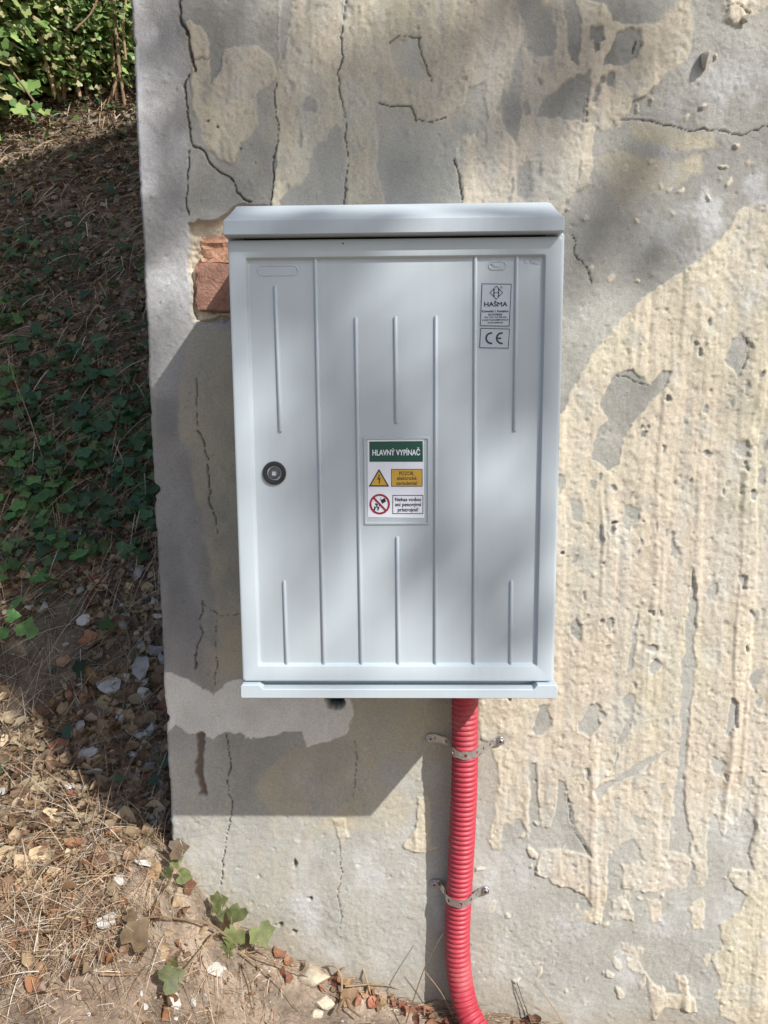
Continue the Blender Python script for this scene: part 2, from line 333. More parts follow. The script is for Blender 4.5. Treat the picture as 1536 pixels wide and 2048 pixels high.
soft = np.clip(0.0012+0.0065*np.clip(0.35+1.6*fbm(X*6+2, Z*6, 21, 3), 0, 1)*sstep(1.5, 1.7, Z)+0.0035*np.clip(fbm(X*8, Z*8+3, 22, 3)*2, 0, 1), 0.001, 0.009)
paint = sstep(-soft*0.6, soft, P)
dr = fbm(X*26+0.35*fbm(X*5, Z*5, 3, 2), Z*1.1, 8, 3)
dr2 = fbm(X*58, Z*2.6, 12, 2)
ridge = sstep(0.05, 0.42, dr)
H = 0.0035*fbm(X*2.2, Z*2.2, 0, 3)+0.0016*fbm(X*14, Z*11, 3, 3)+0.0009*fbm(X*70, Z*60, 5, 3)
H += 0.0015*fbm(X*120, Z*120, 9, 2)*(0.45+0.8*np.clip(fbm(X*6, Z*6, 15, 2)+0.3, 0, 1))
H += paint*(0.0012+0.0016*np.clip(0.6+1.6*fbm(X*9, Z*9, 19, 3), 0, 1.3)+0.0042*ridge*np.clip(0.75+1.5*fbm(X*7, Z*5, 15, 3), 0.1, 1.3)+0.0020*dr2+0.0019*fbm(X*38, Z*30, 16, 3)+0.0013*fbm(X*105, Z*95, 14, 2))
H += 0.0005*np.clip(0.1+1.8*fbm(X*12, Z*12, 20, 2), 0, 1)*np.exp(-((P-0.0032)/0.0028)**2)*(P > -0.001)
H += 0.0012*sstep(-0.001, 0.002, WH)
rc = sstep(-0.001, 0.004, RC)
H = H*(1-0.5*rc) - rc*(0.026+0.012*fbm(X*22, Z*30, 2, 4)+0.004*fbm(X*90, Z*120, 7, 2))
H -= 0.018*sstep(-0.001, 0.003, RC2)*(0.7+0.5*fbm(X*40, Z*20, 7, 2))
crack_dirt_shade = np.zeros(X.shape)  # dirt plus painted shade, darkens cracks and pits too fine for the mesh
def crack(L, wd, dp, vary=0.6, pts=None):
    pts = pts or WP(L); s = region(pts, 0.03)
    jx = X[s]+0.009*fbm(X[s]*22, Z[s]*22, 13, 3)+0.0032*fbm(X[s]*120, Z[s]*120, 11, 2); jz = Z[s]+0.006*fbm(X[s]*45+5, Z[s]*45+5, 14, 3)
    d, u = line_d(pts, jx, jz)
    ww = wd*(1.0 if dp > 0.015 else 0.62)*np.clip(0.9+vary*(2.6*vn(u*11, u*0+3.3, 17)+1.2*vn(u*45, u*0+1.3, 16)), 0.2, 2.4)
    k = 1-sstep(ww*0.35, ww*1.1, d)
    H[s] -= dp*k; crack_dirt_shade[s] = np.maximum(crack_dirt_shade[s], k)
    H[s] += 0.0012*np.exp(-(d/0.012)**2)*np.sign(jx-X[s]+1e-6)*0.3
crack([(363,-80),(362,0),(364,35),(372,55),(378,80),(386,110),(392,128),(393,145)], 0.0032, 0.016, 0.3)
crack([(380,150),(376,165),(374,182),(375,240),(379,280),(385,293),(408,300),(422,322),(436,340),(452,352),(470,366),(474,384),(500,405)], 0.0028, 0.014, 0.4)
crack([(378,300),(376,350),(374,400),(379,430)], 0.0022, 0.010)
crack([(553,168),(546,200),(552,240),(555,275),(547,340),(544,410)], 0.0018, 0.007)
crack([(690,-40),(688,40),(684,100),(676,150),(684,200),(690,250),(694,320),(690,410)], 0.0019, 0.007)
crack([(756,203),(785,213),(800,209),(828,212),(834,242),(860,241),(888,236)], 0.0020, 0.006)
crack([(838,76),(840,110),(862,160)], 0.0018, 0.005)
crack([(782,86),(800,76),(822,70),(845,78)], 0.0018, 0.005)
crack([(910,320),(918,350),(922,400)], 0.0022, 0.008)
crack([(389,760),(391,800),(392,830),(396,850)], 0.0015, 0.007)
crack([(394,858),(406,885),(412,905),(419,935),(421,980),(416,1000),(426,1030)], 0.0017, 0.009)
crack([(426,1030),(437,1065)], 0.0014, 0.006)
crack([(404,1200),(404,1225),(399,1245),(404,1270),(395,1290),(392,1310)], 0.0018, 0.009)
crack([(391,1312),(390,1338)], 0.0036, 0.014, 0.2)
crack([(430,1240),(432,1290),(433,1350),(430,1372)], 0.0012, 0.005)
crack([(454,1470),(458,1500),(461,1530),(458,1560),(462,1600),(463,1625),(458,1665),(452,1700),(448,1730),(440,1770)], 0.0015, 0.009)
crack([(684,1690),(682,1730),(678,1770),(683,1830),(680,1880)], 0.0012, 0.005)
crack([(712,1480),(710,1560),(706,1610)], 0.0010, 0.004)
crack([(1142,472),(1150,486),(1146,508),(1166,518),(1180,545),(1190,570)], 0.0018, 0.006)
crack([(1242,240),(1300,242),(1320,252),(1380,262),(1430,262),(1480,270),(1536,250),(1600,262)], 0.0020, 0.006)
crack([(1270,86),(1266,110)], 0.0018, 0.005); crack([(1173,200),(1170,245)], 0.0020, 0.006)
crack([(1455,18),(1475,8),(1500,30)], 0.002, 0.005); crack([(1240,752),(1268,762),(1292,770)], 0.0018, 0.005)
crack([(1132,1562),(1142,1640),(1160,1690),(1178,1712)], 0.0016, 0.004, 0.3)
crack([(1490,672),(1494,690),(1484,742)], 0.0016, 0.004); crack([(402,1205),(440,1235),(482,1225)], 0.0012, 0.004)
gr = WP([(400,1468),(400,1500),(402,1560),(403,1588)]); s = region(gr, 0.03); d, u = line_d(gr, wx[s], wz[s]); GR = np.zeros(X.shape)
GR[s] = 1-sstep(0.004, 0.0095, d+0.004*fbm(X[s]*60, Z[s]*60, 6, 2)); H -= 0.007*GR
ho = WP(ell(668, 1400, 22, 16)); s = region(ho); HOLE = np.zeros(X.shape); HOLE[s] = sstep(0, 0.004, poly_sd(ho, wx[s], wz[s])); H -= 0.06*HOLE
for e in ((588,1722,4,11),(1232,1050,6,5),(622,1795,5,4),(480,295,3,3),(415,243,3,4),(436,252,3,4),(1020,1395,4,4),(560,1850,8,4),(590,1868,8,4)):
    q = WP(ell(*e)); s = region(q); k = sstep(-0.0005, 0.002, poly_sd(q, wx[s], wz[s])); H[s] -= 0.012*k; crack_dirt_shade[s] = np.maximum(crack_dirt_shade[s], 0.7*k)
# sand grains and pin holes
n_g = 9000
gx = rng.uniform(WX0+0.02, 0.95, n_g); gz = rng.uniform(-0.25, 2.2, n_g)
for x, z in zip(gx, gz):
    i = int((x-WX0)/STEP); j = int(np.searchsorted(zs, z))
    if i >= X.shape[1]-1 or j >= X.shape[0]-1: continue
    pt = paint[j, i]
    if rng.random() > 0.22+0.78*pt or rc[j, i] > 0.1: continue
    r = rng.uniform(0.0022, 0.0052)*(1.7 if rng.random() < 0.06 else 1); amp = rng.uniform(0.0007, 0.0022)
    if rng.random() < 0.4: amp = -amp*1.5; r *= 0.75
    k = int(2.6*r/STEP)+1; s = (slice(max(j-k, 0), j+k+1), slice(max(i-k, 0), i+k+1))
    q = ((X[s]-x)*rng.uniform(0.7, 1.3))**2+(Z[s]-z)**2
    H[s] += amp*np.exp(-q/(r*r))
# colour of the surface, with shade painted into the cracks
lw = sstep(1.0, 0.1, Z)
g = 0.30+0.085*fbm(X*3.1, Z*2.3, 4, 3)+0.05*fbm(X*17, Z*12, 7, 3)+0.05*lw
pil = sstep(0.075, 0.05, X-WX0)                                     # the quoin strip left of the crack
pts = WP([(362,0),(376,180),(377,300),(374,400),(378,600),(395,1000)]); 
qx = np.interp(Z, [p[1] for p in pts][::-1], [p[0] for p in pts][::-1])
pil = sstep(0.004, -0.004, wx-qx)*sstep(0.3, 0.8, Z)
eff = np.clip(sstep(0.05, 0.40, fbm(X*9, Z*7, 10, 4))*pil*sstep(1.3, 1.8, Z)
              + 0.8*sstep(-0.05, 0.40, fbm(X*11+4, Z*9, 11, 4))*sstep(0.45, 0.6, X)*sstep(1.4, 1.7, Z)*(1-sstep(1.95, 2.1, Z))
              + 0.6*sstep(0.0, 0.5, fbm(X*13+8, Z*8, 12, 4))*lw, 0, 1)
g = g*(1-0.0*pil)
grey = np.stack([g*1.01, g*(1.0+0.005*pil), g*(0.915+0.075*pil)], -1)
grey = grey*(1-0.6*eff[..., None])+0.6*eff[..., None]*np.array([0.56, 0.57, 0.585])
wash = np.clip(0.15+1.3*fbm(X*7+1, Z*4, 17, 4)+0.8*fbm(X*40, Z*26, 20, 3), 0, 0.75)*(1-0.75*pil)*(0.8-0.62*sstep(0.1, 0.3, X)-0.35*lw*(1-sstep(0.1, 0.3, X))-0.25*sstep(1.5, 1.7, Z)*(1-sstep(0.1, 0.4, X)))
grey = grey*(1-wash[..., None])+wash[..., None]*np.array([0.40, 0.365, 0.285])
dark = sstep(0.1, 0.45, fbm(X*8+2, Z*6+5, 6, 3))*(1-lw)
grey *= (1-0.20*dark)[..., None]
tone = 1+0.13*dr+0.16*fbm(X*2.6, Z*2.0, 9, 3)+0.10*fbm(X*34, Z*24, 1, 3)
pink = np.clip(0.5+1.5*fbm(X*5+3, Z*4, 13, 3), 0, 1)[..., None]
pc = (np.array([0.455, 0.42, 0.325])*(1-pink)+np.array([0.455, 0.402, 0.325])*pink)*tone[..., None]
pc = pc*0.985
worn = np.clip(sstep(0.18, 0.5, fbm(X*24, Z*14, 18, 4))*0.5+0.30*sstep(0.0, -0.45, dr)+0.35*sstep(0.05, 0.45, fbm(X*4, Z*3, 23, 3)), 0, 0.75)[..., None]
pc = pc*(1-worn)+worn*grey*1.25
pm = sstep(-soft*0.8, soft*0.9, P)[..., None]
C = grey*(1-pm)+pc*pm
th = (sstep(-0.004, 0.008, TH)*(0.55+0.5*fbm(X*16, Z*16, 3, 3)))[..., None]
C = C*(1-th)+th*np.array([0.39, 0.355, 0.265])
wh = sstep(-0.001, 0.0015, WH)[..., None]
C = C*(1-wh)+wh*(np.array([0.62, 0.61, 0.575])*(1+0.15*fbm(X*20, Z*16, 2, 3)[..., None]))
rcm = rc[..., None]
C = C*(1-rcm)+rcm*(np.array([0.52, 0.46, 0.36])*(1+0.3*fbm(X*35, Z*35, 8, 3)[..., None]))
cd_ = (crack_dirt_shade*0.6)[..., None]; C = C*(1-cd_)+cd_*np.array([0.07, 0.06, 0.05])
GRm = (GR*0.85)[..., None]; C = C*(1-GRm)+GRm*np.array([0.12, 0.075, 0.06])
Hm = HOLE[..., None]; C = C*(1-Hm)+Hm*0.02
soil = sstep(0.10, 0.0, Z-np.interp(X, [-0.56, -0.5, -0.32, -0.13, 0.05, 0.33, 1.0], [0.31, 0.17, 0.04, -0.04, -0.1, -0.155, -0.2])+0.05*fbm(X*14, Z*10, 5, 3))*0.45
C = C*(1-soil[..., None])+soil[..., None]*np.array([0.30, 0.25, 0.18])
C = np.clip(C, 0.01, 0.8)
# vertices: front sheet, rounded chipped left arris, the return behind it
edge = 0.006*fbm(Z[:, 0]*9, Z[:, 0]*0+1.5, 3, 3)+0.0022*fbm(Z[:, 0]*45, Z[:, 0]*0+4.5, 6, 4, 0.7)+0.035*np.clip(fbm(Z[:, 0]*13, Z[:, 0]*0+7.5, 8, 4, 0.6)-0.26, 0, 0.5)
fall = np.exp(-((X-WX0)/0.02)**1)
XX = X+edge[:, None]*fall
YY = -H
YY += 0.007*(1-sstep(0, 0.008, X-WX0))**2
ZW = np.where(Z > 2.3, 2.3+(Z-2.3)*(gable(X)-2.3)/(WTOP-2.3), Z)
nz, nx = X.shape
extra = []
for dy in (0.42, 0.22, 0.10, 0.04, 0.022):
    ex = XX[:, 0]+0.004*fbm(Z[:, 0]*25, Z[:, 0]*0+dy*30, 2, 3)+0.001
    extra.append(np.stack([ex, np.full(nz, dy)+YY[:, 0]*0.0, ZW[:, 0]], -1))
V = np.concatenate([np.stack(extra, 1), np.stack([XX, YY, ZW], -1)], 1)
CC = np.concatenate([np.repeat(grey[:, :1], 5, 1), C], 1)
n2 = nx+5
ii = np.arange(nz*n2).reshape(nz, n2)
F = np.stack([ii[:-1, :-1], ii[:-1, 1:], ii[1:, 1:], ii[1:, :-1]], -1).reshape(-1, 4)
wall = empty('plastered_wall', (WX0, 0, 0), 'old plastered wall with peeling beige paint and grey patches behind the cabinet', 'wall')
V = V.reshape(-1, 3)-np.array([WX0, 0, 0])
link('plaster', npmesh('plaster', V, F, True, CC.reshape(-1, 3)), M_WALL, wall)
M_CORE = mat('wall core', (0.29, 0.285, 0.275), 0.93, var=0.2, vscale=6, bump=0.4, bscale=60, bdist=0.004)
gp = [(WX0+0.03, -1.0), (WX1+0.02, -1.0), (WX1+0.02, gable(WX1)-0.03), (1.9, 7.05), (WX0+0.03, gable(WX0+0.03)-0.03)]
MB().loft([[(x, 0.08, z) for x, z in gp], [(x, 0.42, z) for x, z in gp]]).build('masonry_core', M_CORE, wall)
for xa, xb in ((WX0-0.06, 1.9), (1.9, WX1+0.06)):
    q4 = [(xa, gable(xa)), (xb, gable(xb)), (xb, gable(xb)+0.09), (xa, gable(xa)+0.09)]
    MB().loft([[(x, -0.08, z) for x, z in q4], [(x, 0.5, z) for x, z in q4]]).build('verge', M_CORE, wall)
def rough_box(a, b, seed, amp=0.003, div=7):
    bm = bmesh.new(); bmesh.ops.create_cube(bm, size=1.0); bmesh.ops.subdivide_edges(bm, edges=bm.edges, cuts=div, use_grid_fill=True)
    q = random.Random(seed); A, B = Vector(a), Vector(b); vs = []
    for v in bm.verts:
        p = Vector([A[i]+(B[i]-A[i])*(v.co[i]+0.5) for i in range(3)])
        e = sum(1 for i in range(3) if abs(abs(v.co[i])-0.5) < 1e-4)
        c = (A+B)/2
        p += (c-p).normalized()*(0.004*(e-1)*q.uniform(0.3, 1.3))+Vector((q.uniform(-1, 1), q.uniform(-1, 1), q.uniform(-1, 1)))*amp*0.5
        vs.append(p)
    bm.verts.index_update(); fs = [[v.index for v in f.verts] for f in bm.faces]; bm.free(); return vs, fs
a = at(391, 621); b = at(475, 524)
mb = MB(); mb.add(*rough_box((a.x, 0.006, a.z), (b.x+0.10, 0.06, b.z), 3, 0.006)); o = mb.build('brick', M_BRICK, wall)
a = at(397, 527); b = at(480, 464)
mb = MB(); vs, fs = rough_box((a.x, 0.010, a.z), (b.x+0.06, 0.06, b.z), 9, 0.012)
vs = [Vector((v.x, v.y+max(0, (a.x+0.055-v.x))*0.15+max(0, v.z-a.z-0.03)*0.25, v.z)) for v in vs]
M_BRICK2 = mat('broken orange brick', (0.48, 0.27, 0.175), 0.92, var=0.35, vscale=70, bump=0.9, bscale=120, bdist=0.006, spec=0.2)
mb.add(vs, fs); mb.build('brick', M_BRICK2, wall)['label'] = 'broken orange brick face'
def lump(c, r, seed, sub=2, flat=(1, 1, 1), jag=0.25):
    bm = bmesh.new(); bmesh.ops.create_icosphere(bm, subdivisions=sub, radius=1.0); q = random.Random(seed)
    cuts = [(Vector((q.gauss(0, 1), q.gauss(0, 1), q.gauss(0, 1))).normalized(), q.uniform(0.42, 0.8)) for _ in range(13)]
    vs = []
    for v in bm.verts:
        p = v.co.copy()
        for n, d in cuts:
            k = p.dot(n)
            if k > d: p -= n*(k-d)
        p *= 1+q.uniform(-jag, jag)*0.25
        vs.append(Vector((p.x*flat[0], p.y*flat[1], p.z*flat[2]))*r+Vector(c))
    bm.verts.index_update(); fs = [[v.index for v in f.verts] for f in bm.faces]; bm.free(); return vs, fs
mb = MB(); c = at(1412, 116, -0.012); mb.add(*lump(c, 0.019, 5, 2, (0.72, 1.0, 1.15))); mb.build('pebble', M_PEB, wall, 60)
mb = MB(); c = at(1490, 36, -0.008); mb.add(*lump(c, 0.012, 6, 2, (0.9, 1.0, 0.9))); mb.build('pebble', M_PEB, wall, 60)

# ------------------------------------------------------------------ the cabinet
YF = -0.357
fr = lambda px, py, Y=YF: at(px, py, Y)
cab = empty('meter_cabinet', (-0.01, -0.18, 0.82), 'pale grey plastic electrical cabinet with ribbed door mounted on the wall', 'electrical cabinet')
dx0, dx1 = -0.2912, 0.2730; dz0, dz1 = 0.8497, 1.6254
mb = MB()
mb.loft([rrect(dx0-0.0045+i, dx1+0.0062-i, 0.832+i, dz1+0.012-i, 0.008, y) for y, i in ((0.03, 0), (-0.320, 0), (-0.334, 0.0005), (-0.3365, 0.003))])
mb.build('cabinet_body', M_PLAS2, cab)
mb = MB(); R0 = lambda i, y, r=0.006: rrect(dx0+i, dx1-i, dz0+i, dz1-i, max(r, 0.0012), y)
def R1(i, y):
    return rrect(dx0+i, dx1-i, dz0+i, dz1-i, 0.0035, y)
mb.loft([R0(0, -0.338, 0.006), R0(0, -0.3535, 0.006), R0(0.0008, -0.3557, 0.006), R0(0.0028, -0.3568, 0.005), R0(0.0042, YF, 0.004),
         R1(0.0275, YF), R1(0.0288, YF+0.0006), R1(0.0318, YF+0.0072), R1(0.0332, YF+0.0082)])
door = mb.build('door', M_PLAS, cab, 25)
YP = YF+0.0082
def rib(p0, p1, wd=0.0068, hgt=0.0044):
    a = at(*p0, YP); b = at(*p1, YP); mb = MB(); n = 7
    d = Vector((b.x-a.x, 0, b.z-a.z)); L = d.length; d.normalize(); sd = Vector((d.z, 0, -d.x))
    loops = []
    for t, k in ((0, 0.02), (0.0012, 0.6), (0.003, 1.0), (L-0.003, 1.0), (L-0.0012, 0.6), (L, 0.02)):
        loops.append([Vector((a.x, YP+0.0004, a.z))+d*t+sd*(math.cos(math.pi*i/n)*wd/2*(0.45+0.55*k))+Vector((0, -(hgt*k+0.0004)*math.sin(math.pi*i/n)**0.8, 0)) for i in range(n+1)])
    mb.loft(loops, closed=False); return mb.build('rib', M_PLAS, door, 60)
for p0, p1 in (((631,513),(648,1331)), ((951,510),(948,1331)), ((1034,510),(1029,864)), ((712,633),(723,1331)), ((872,631),(871,1331)), ((551,570),(561,865)),
               ((791,632),(793,848)), ((795,1072),(797,1331)), ((569,1160),(574,1331)), ((1023,1160),(1021,1331))): rib(p0, p1)
def ring(x0, x1, z0, z1, r, wd, hgt, y, name, m, par, n=5):
    mb = MB(); q = lambda i, yy: rrect(x0+i, x1-i, z0+i, z1-i, max(r-i, 0.0004), yy, n)
    mb.loft([q(0, y+0.0003), q(wd*0.25, y-hgt), q(wd*0.75, y-hgt), q(wd, y+0.0003)], False, False); return mb.build(name, m, par, 50)
a = at(514, 553, YP); b = at(597, 529, YP); ring(a.x, b.x, a.z, b.z, 0.010, 0.0030, 0.0010, YP, 'name_slot', M_PLAS, door)
a = at(728, 1050, YP); b = at(860, 873, YP); ring(a.x, b.x, a.z, b.z, 0.003, 0.0052, 0.0024, YP, 'sticker_frame', M_PLAS, door)
# embossed marks, upper right of the door
a = at(976, 541, YP); b = at(1013, 521, YP); lz = ring(a.x, b.x, a.z, b.z, 0.0075, 0.0026, 0.0013, YP, 'embossed_badge', M_PLAS, door)
def ppoly(L, y, name, m, par, th=0.0008, box=None):
    """thin raised shapes from outlines given in pixels of the door plane"""
    mb = MB()
    for P_ in L:
        q = [at(u, v, YP) for u, v in P_]
        mb.loft([[(p.x, y+0.0002, p.z) for p in q], [(p.x, y-th, p.z) for p in q]])
    return mb.build(name, m, par, 30)
ppoly([[(981,528),(990,531),(997,527),(1009,523),(1003,529),(999,533),(990,534)], [(981,528),(987,524),(989,526),(984,530)], [(981,536),(1009,535.5),(1009,537.5),(981,538)]], YP, 'embossed_bird', M_PLAS, lz, 0.0012)
def arc_poly(cx, cy, r0, r1, a0, a1, n=14):
    o = [(cx+r1*math.cos(math.radians(a0+(a1-a0)*k/n)), cy-r1*math.sin(math.radians(a0+(a1-a0)*k/n))) for k in range(n+1)]
    i = [(cx+r0*math.cos(math.radians(a0+(a1-a0)*k/n)), cy-r0*math.sin(math.radians(a0+(a1-a0)*k/n))) for k in range(n+1)]
    return [(o[k], o[k+1], i[k+1], i[k]) for k in range(n)]
emb = arc_poly(1055, 521.5, 4.4, 6.2, 55, 305)+arc_poly(1066, 521.5, 4.4, 6.2, 55, 305)+[((1060,520.8),(1065,520.8),(1065,522.3),(1060,522.3))]
def sq(cx, cy, h, t): return [((cx-h,cy-h),(cx+h,cy-h),(cx+h,cy-h+t),(cx-h,cy-h+t)), ((cx-h,cy+h-t),(cx+h,cy+h-t),(cx+h,cy+h),(cx-h,cy+h)),
                              ((cx-h,cy-h+t),(cx-h+t,cy-h+t),(cx-h+t,cy+h-t),(cx-h,cy+h-t)), ((cx+h-t,cy-h+t),(cx+h,cy-h+t),(cx+h,cy+h-t),(cx+h-t,cy+h-t))]
ppoly(emb+sq(1072.5, 521.5, 6.5, 1.4)+sq(1072.5, 521.5, 3.4, 1.3), YP, 'embossed_mark', M_PLAS, door, 0.0009)
# lock
lk = at(549, 946, YP)
mb = MB(); n = 32; c = (lk.x, lk.z)
circ = lambda r, y: [(c[0]+r*math.cos(2*math.pi*k/n), y, c[1]+r*math.sin(2*math.pi*k/n)) for k in range(n)]
mb.loft([circ(0.0208, YP+0.001), circ(0.0208, YP-0.003), circ(0.0196, YP-0.0046), circ(0.0150, YP-0.0050), circ(0.0138, YP-0.0046), circ(0.0118, YP+0.0030), circ(0.0116, YP+0.0035)])
lock = mb.build('lock', M_BLK, cab, 35)
mb = MB(); sqh = 0.0048
def sql(h, y):
    o = []
    for k in range(n):
        a_ = 2*math.pi*k/n; m_ = max(abs(math.cos(a_)), abs(math.sin(a_))); o.append((c[0]+h*math.cos(a_)/m_, y, c[1]+h*math.sin(a_)/m_))
    return o
mb.loft([circ(0.0104, YP+0.003), circ(0.0104, YP-0.0016), circ(0.0094, YP-0.0026), sql(0.0046, YP-0.0026), sql(0.0044, YP+0.0018)])
mb.build('key_square', M_DKGR, lock, 30)
mb = MB(); q = at(686, 487, YF); mb.disc((q.x, q.z), 0.0014, YF+0.0005, YF-0.0006, 10); mb.build('pin', M_BLK, door)
# lid
YL = -0.378
x0 = at(446, 455, YL).x; x1 = at(1129, 450, YL).x
zb = (at(447, 469, YL).z+at(1128, 463, YL).z)/2; zt = (at(447, 438, YL).z+at(1129, 432, YL).z)/2
zr = (at(478, 413, -0.268).z+at(1112, 403, -0.268).z)/2
prof = [(-0.3765, zb), (YL, zb+0.0012), (YL, zt-0.0018), (-0.3775, zt-0.0004), (-0.3764, zt+0.0004), (-0.33, zt+(zr-zt)*0.43), (-0.285, zt+(zr-zt)*0.85), (-0.272, zr-0.0012), (-0.258, zr+0.001), (0.03, zr+0.036), (0.03, zb)]
def sect(x, ins, low):
    o = []
    for k, (y, z) in enumerate(prof):
        zz = z-low*(1 if 4 < k < 10 else (0.35 if k in (3, 4) else 0)); o.append((x, y+ins if y < -0.3 else y, zz))
    return o
mb = MB(); mb.loft([sect(x0, 0.002, 0.004), sect(x0+0.001, 0.0006, 0.0015), sect(x0+0.003, 0, 0), sect(x1-0.010, 0, 0), sect(x1-0.004, 0, 0.0015), sect(x1-0.0015, 0, 0.004), sect(x1-0.0004, 0.0006, 0.006), sect(x1, 0.002, 0.008)])
lid = mb.build('lid', M_PLAS2, cab, 18)
a = at(488, 474, -0.346); b = at(1090, 465, -0.346)
mb = MB().box((a.x, -0.348, dz1+0.0012), (b.x, -0.33, zb+0.004)); mb.build('gap_shade_strip', M_SHADE, cab)  # solid black strip painted as the shade between lid and door
# bottom tray with its notched front lip
YT = -0.3690
tz0 = (at(484, 1396, YT).z+at(1114, 1398, YT).z)/2; tz1 = dz0-0.0020; tn = tz1-0.0080
tx0 = at(481, 1385, YT).x; tx1 = at(1115, 1385, YT).x; nx0 = at(516, 1370, YT).x; nx1 = at(1076, 1370, YT).x
outl = [(tx0+0.0015, tz0), (tx1-0.0015, tz0), (tx1, tz0+0.002), (tx1, tz1-0.003), (tx1-0.003, tz1), (nx1, tz1), (nx1-0.0075, tn), (nx0+0.0075, tn), (nx0, tz1), (tx0+0.003, tz1), (tx0, tz1-0.003), (tx0, tz0+0.002)]
cxm, czm = (tx0+tx1)/2, (tz0+tz1)/2
ins_ = lambda e: [(x+(e if x < cxm-0.2 else -e if x > cxm+0.2 else 0), z+(e if z < czm else -e)) for x, z in outl]
mb = MB(); mb.loft([[(x, 0.02, z) for x, z in outl], [(x, YT+0.0015, z) for x, z in outl], [(x, YT, z) for x, z in ins_(0.0012)]])
mb.build('bottom_tray', M_PLAS, cab, 30)
# stickers and print
def text(mb, s, cx, cz, y, height=None, width=None, bold=0.0, flip=1, rot=0.0):
    cu = bpy.data.curves.new('print', 'FONT'); cu.body = s; cu.resolution_u = 3; cu.fill_mode = 'FRONT'
    o = bpy.data.objects.new('print', cu); COL.objects.link(o); bpy.context.view_layer.update()
    ev = o.evaluated_get(bpy.context.evaluated_depsgraph_get()); me = ev.to_mesh()
    vs = [v.co.copy() for v in me.vertices]; fs = [list(f.vertices) for f in me.polygons]; ev.to_mesh_clear()
    bpy.data.objects.remove(o); bpy.data.curves.remove(cu)
    ax, bx = min(v.x for v in vs), max(v.x for v in vs); az, bz = 0.0, 0.682
    sx = width/(bx-ax) if width else None; sz = height/(bz-az) if height else sx
    if sx is None: sx = sz
    bb = bold*1.0
    for k, (ox, oz) in enumerate(((0, 0), (bb, 0), (-bb, 0), (0, bb*0.7), (0, -bb*0.7)) if bold else ((0, 0),)):
        mb.add([(cx+(v.x+ox-(ax+bx)/2)*sx, y-k*0.00002, cz+(v.y+oz-0.341)*sz) for v in vs], fs)
def dp(u, v, Y=YP): q = at(u, v, Y); return q
def quad(mb, L, y): mb.add([(p.x, y, p.z) for p in (at(u, v, YP) for u, v in L)], [list(range(len(L)))])
def frame_(mb, L, t, y):
    q = [at(u, v, YP) for u, v in L]; c = sum((p for p in q), Vector())/len(q); n = len(q)
    ins = [p+Vector((math.copysign(t, c.x-p.x), 0, math.copysign(t, c.z-p.z))) for p in q]
    mb.add([(p.x, y, p.z) for p in q+ins], [[i, (i+1) % n, n+(i+1) % n, n+i] for i in range(n)])
def plate(L, name, m, th=0.0006):
    q = [at(u, v, YP) for u, v in L]; mb = MB()
    mb.loft([[(p.x, YP+0.0002, p.z) for p in q], [(p.x, YP-th, p.z) for p in q]]); return mb.build(name, m, cab, 30)
PXM = 0.875e-3                                 # metres per photo pixel on the door
S1 = plate([(963,566),(1024,567),(1020,654),(959,652)], 'maker_sticker', M_STK)
y1 = YP-0.0009
mb = MB(); frame_(mb, [(963.5,567),(1023,568),(1019,653),(960,652)], 0.0011, y1)
# H in a diamond
c = at(992.5, 586, YP)
def diamond(r): return [Vector((c.x, y1, c.z+r)), Vector((c.x+r, y1, c.z)), Vector((c.x, y1, c.z-r)), Vector((c.x-r, y1, c.z))]
c.z += 0.0004
D0, D1 = diamond(0.0116), diamond(0.0100)
mb.add(D0+D1, [[i, (i+1) % 4, 4+(i+1) % 4, 4+i] for i in range(4)])
for sx in (-1, 1):
    mb.add([(c.x+sx*0.0040-0.0009, y1, c.z-0.0058), (c.x+sx*0.0040+0.0009, y1, c.z-0.0058), (c.x+sx*0.0040+0.0009, y1, c.z+0.0058), (c.x+sx*0.0040-0.0009, y1, c.z+0.0058)], [[0, 1, 2, 3]])
    for sz in (-1, 1):
        mb.add([(c.x+sx*0.0040-0.0020, y1-0.0001, c.z+sz*0.0058-0.0004), (c.x+sx*0.0040+0.0020, y1-0.0001, c.z+sz*0.0058-0.0004), (c.x+sx*0.0040+0.0020, y1-0.0001, c.z+sz*0.0058+0.0004), (c.x+sx*0.0040-0.0020, y1-0.0001, c.z+sz*0.0058+0.0004)], [[0, 1, 2, 3]])
mb.add([(c.x-0.0042, y1-0.0001, c.z-0.0005), (c.x+0.0042, y1-0.0001, c.z-0.0005), (c.x+0.0042, y1-0.0001, c.z+0.0005), (c.x-0.0042, y1-0.0001, c.z+0.0005)], [[0, 1, 2, 3]])
q = at(1002.5, 575, YP); text(mb, '®', q.x, q.z, y1, height=0.0034)
q = at(991.5, 608.5, YP); text(mb, 'HAŠMA', q.x, q.z, y1, height=0.0072, width=0.0390, bold=0.03)
for s_, v, wd, hh, bo in (('Komenská 1, Komjatice', 622.3, 51, 0.0036, 0.03), ('SLOVAKIA', 629, 27, 0.0034, 0.03), ('Tel.: +421 915 958 632', 634.5, 43, 0.0026, 0.02), ('e-mail: hasma@hasma.sk', 639.5, 51, 0.0028, 0.02), ('www.hasma.sk', 645, 30, 0.0026, 0.03)):
    q = at(990.5, v, YP); text(mb, s_, q.x, q.z, y1, height=hh, width=wd*PXM, bold=bo)
mb.build('print', M_INK, S1, 0)
S2 = plate([(960,655),(1020,657),(1018,698),(958,697)], 'approval_sticker', M_STK)
mb = MB(); frame_(mb, [(961,656),(1019.5,657.5),(1017,697),(958.5,696)], 0.0011, y1)
for cx in (982.5, 1003.5):
    for Q in arc_poly(cx, 676.5, 8.6, 12.1, 80, 280): quad(mb, Q, y1)
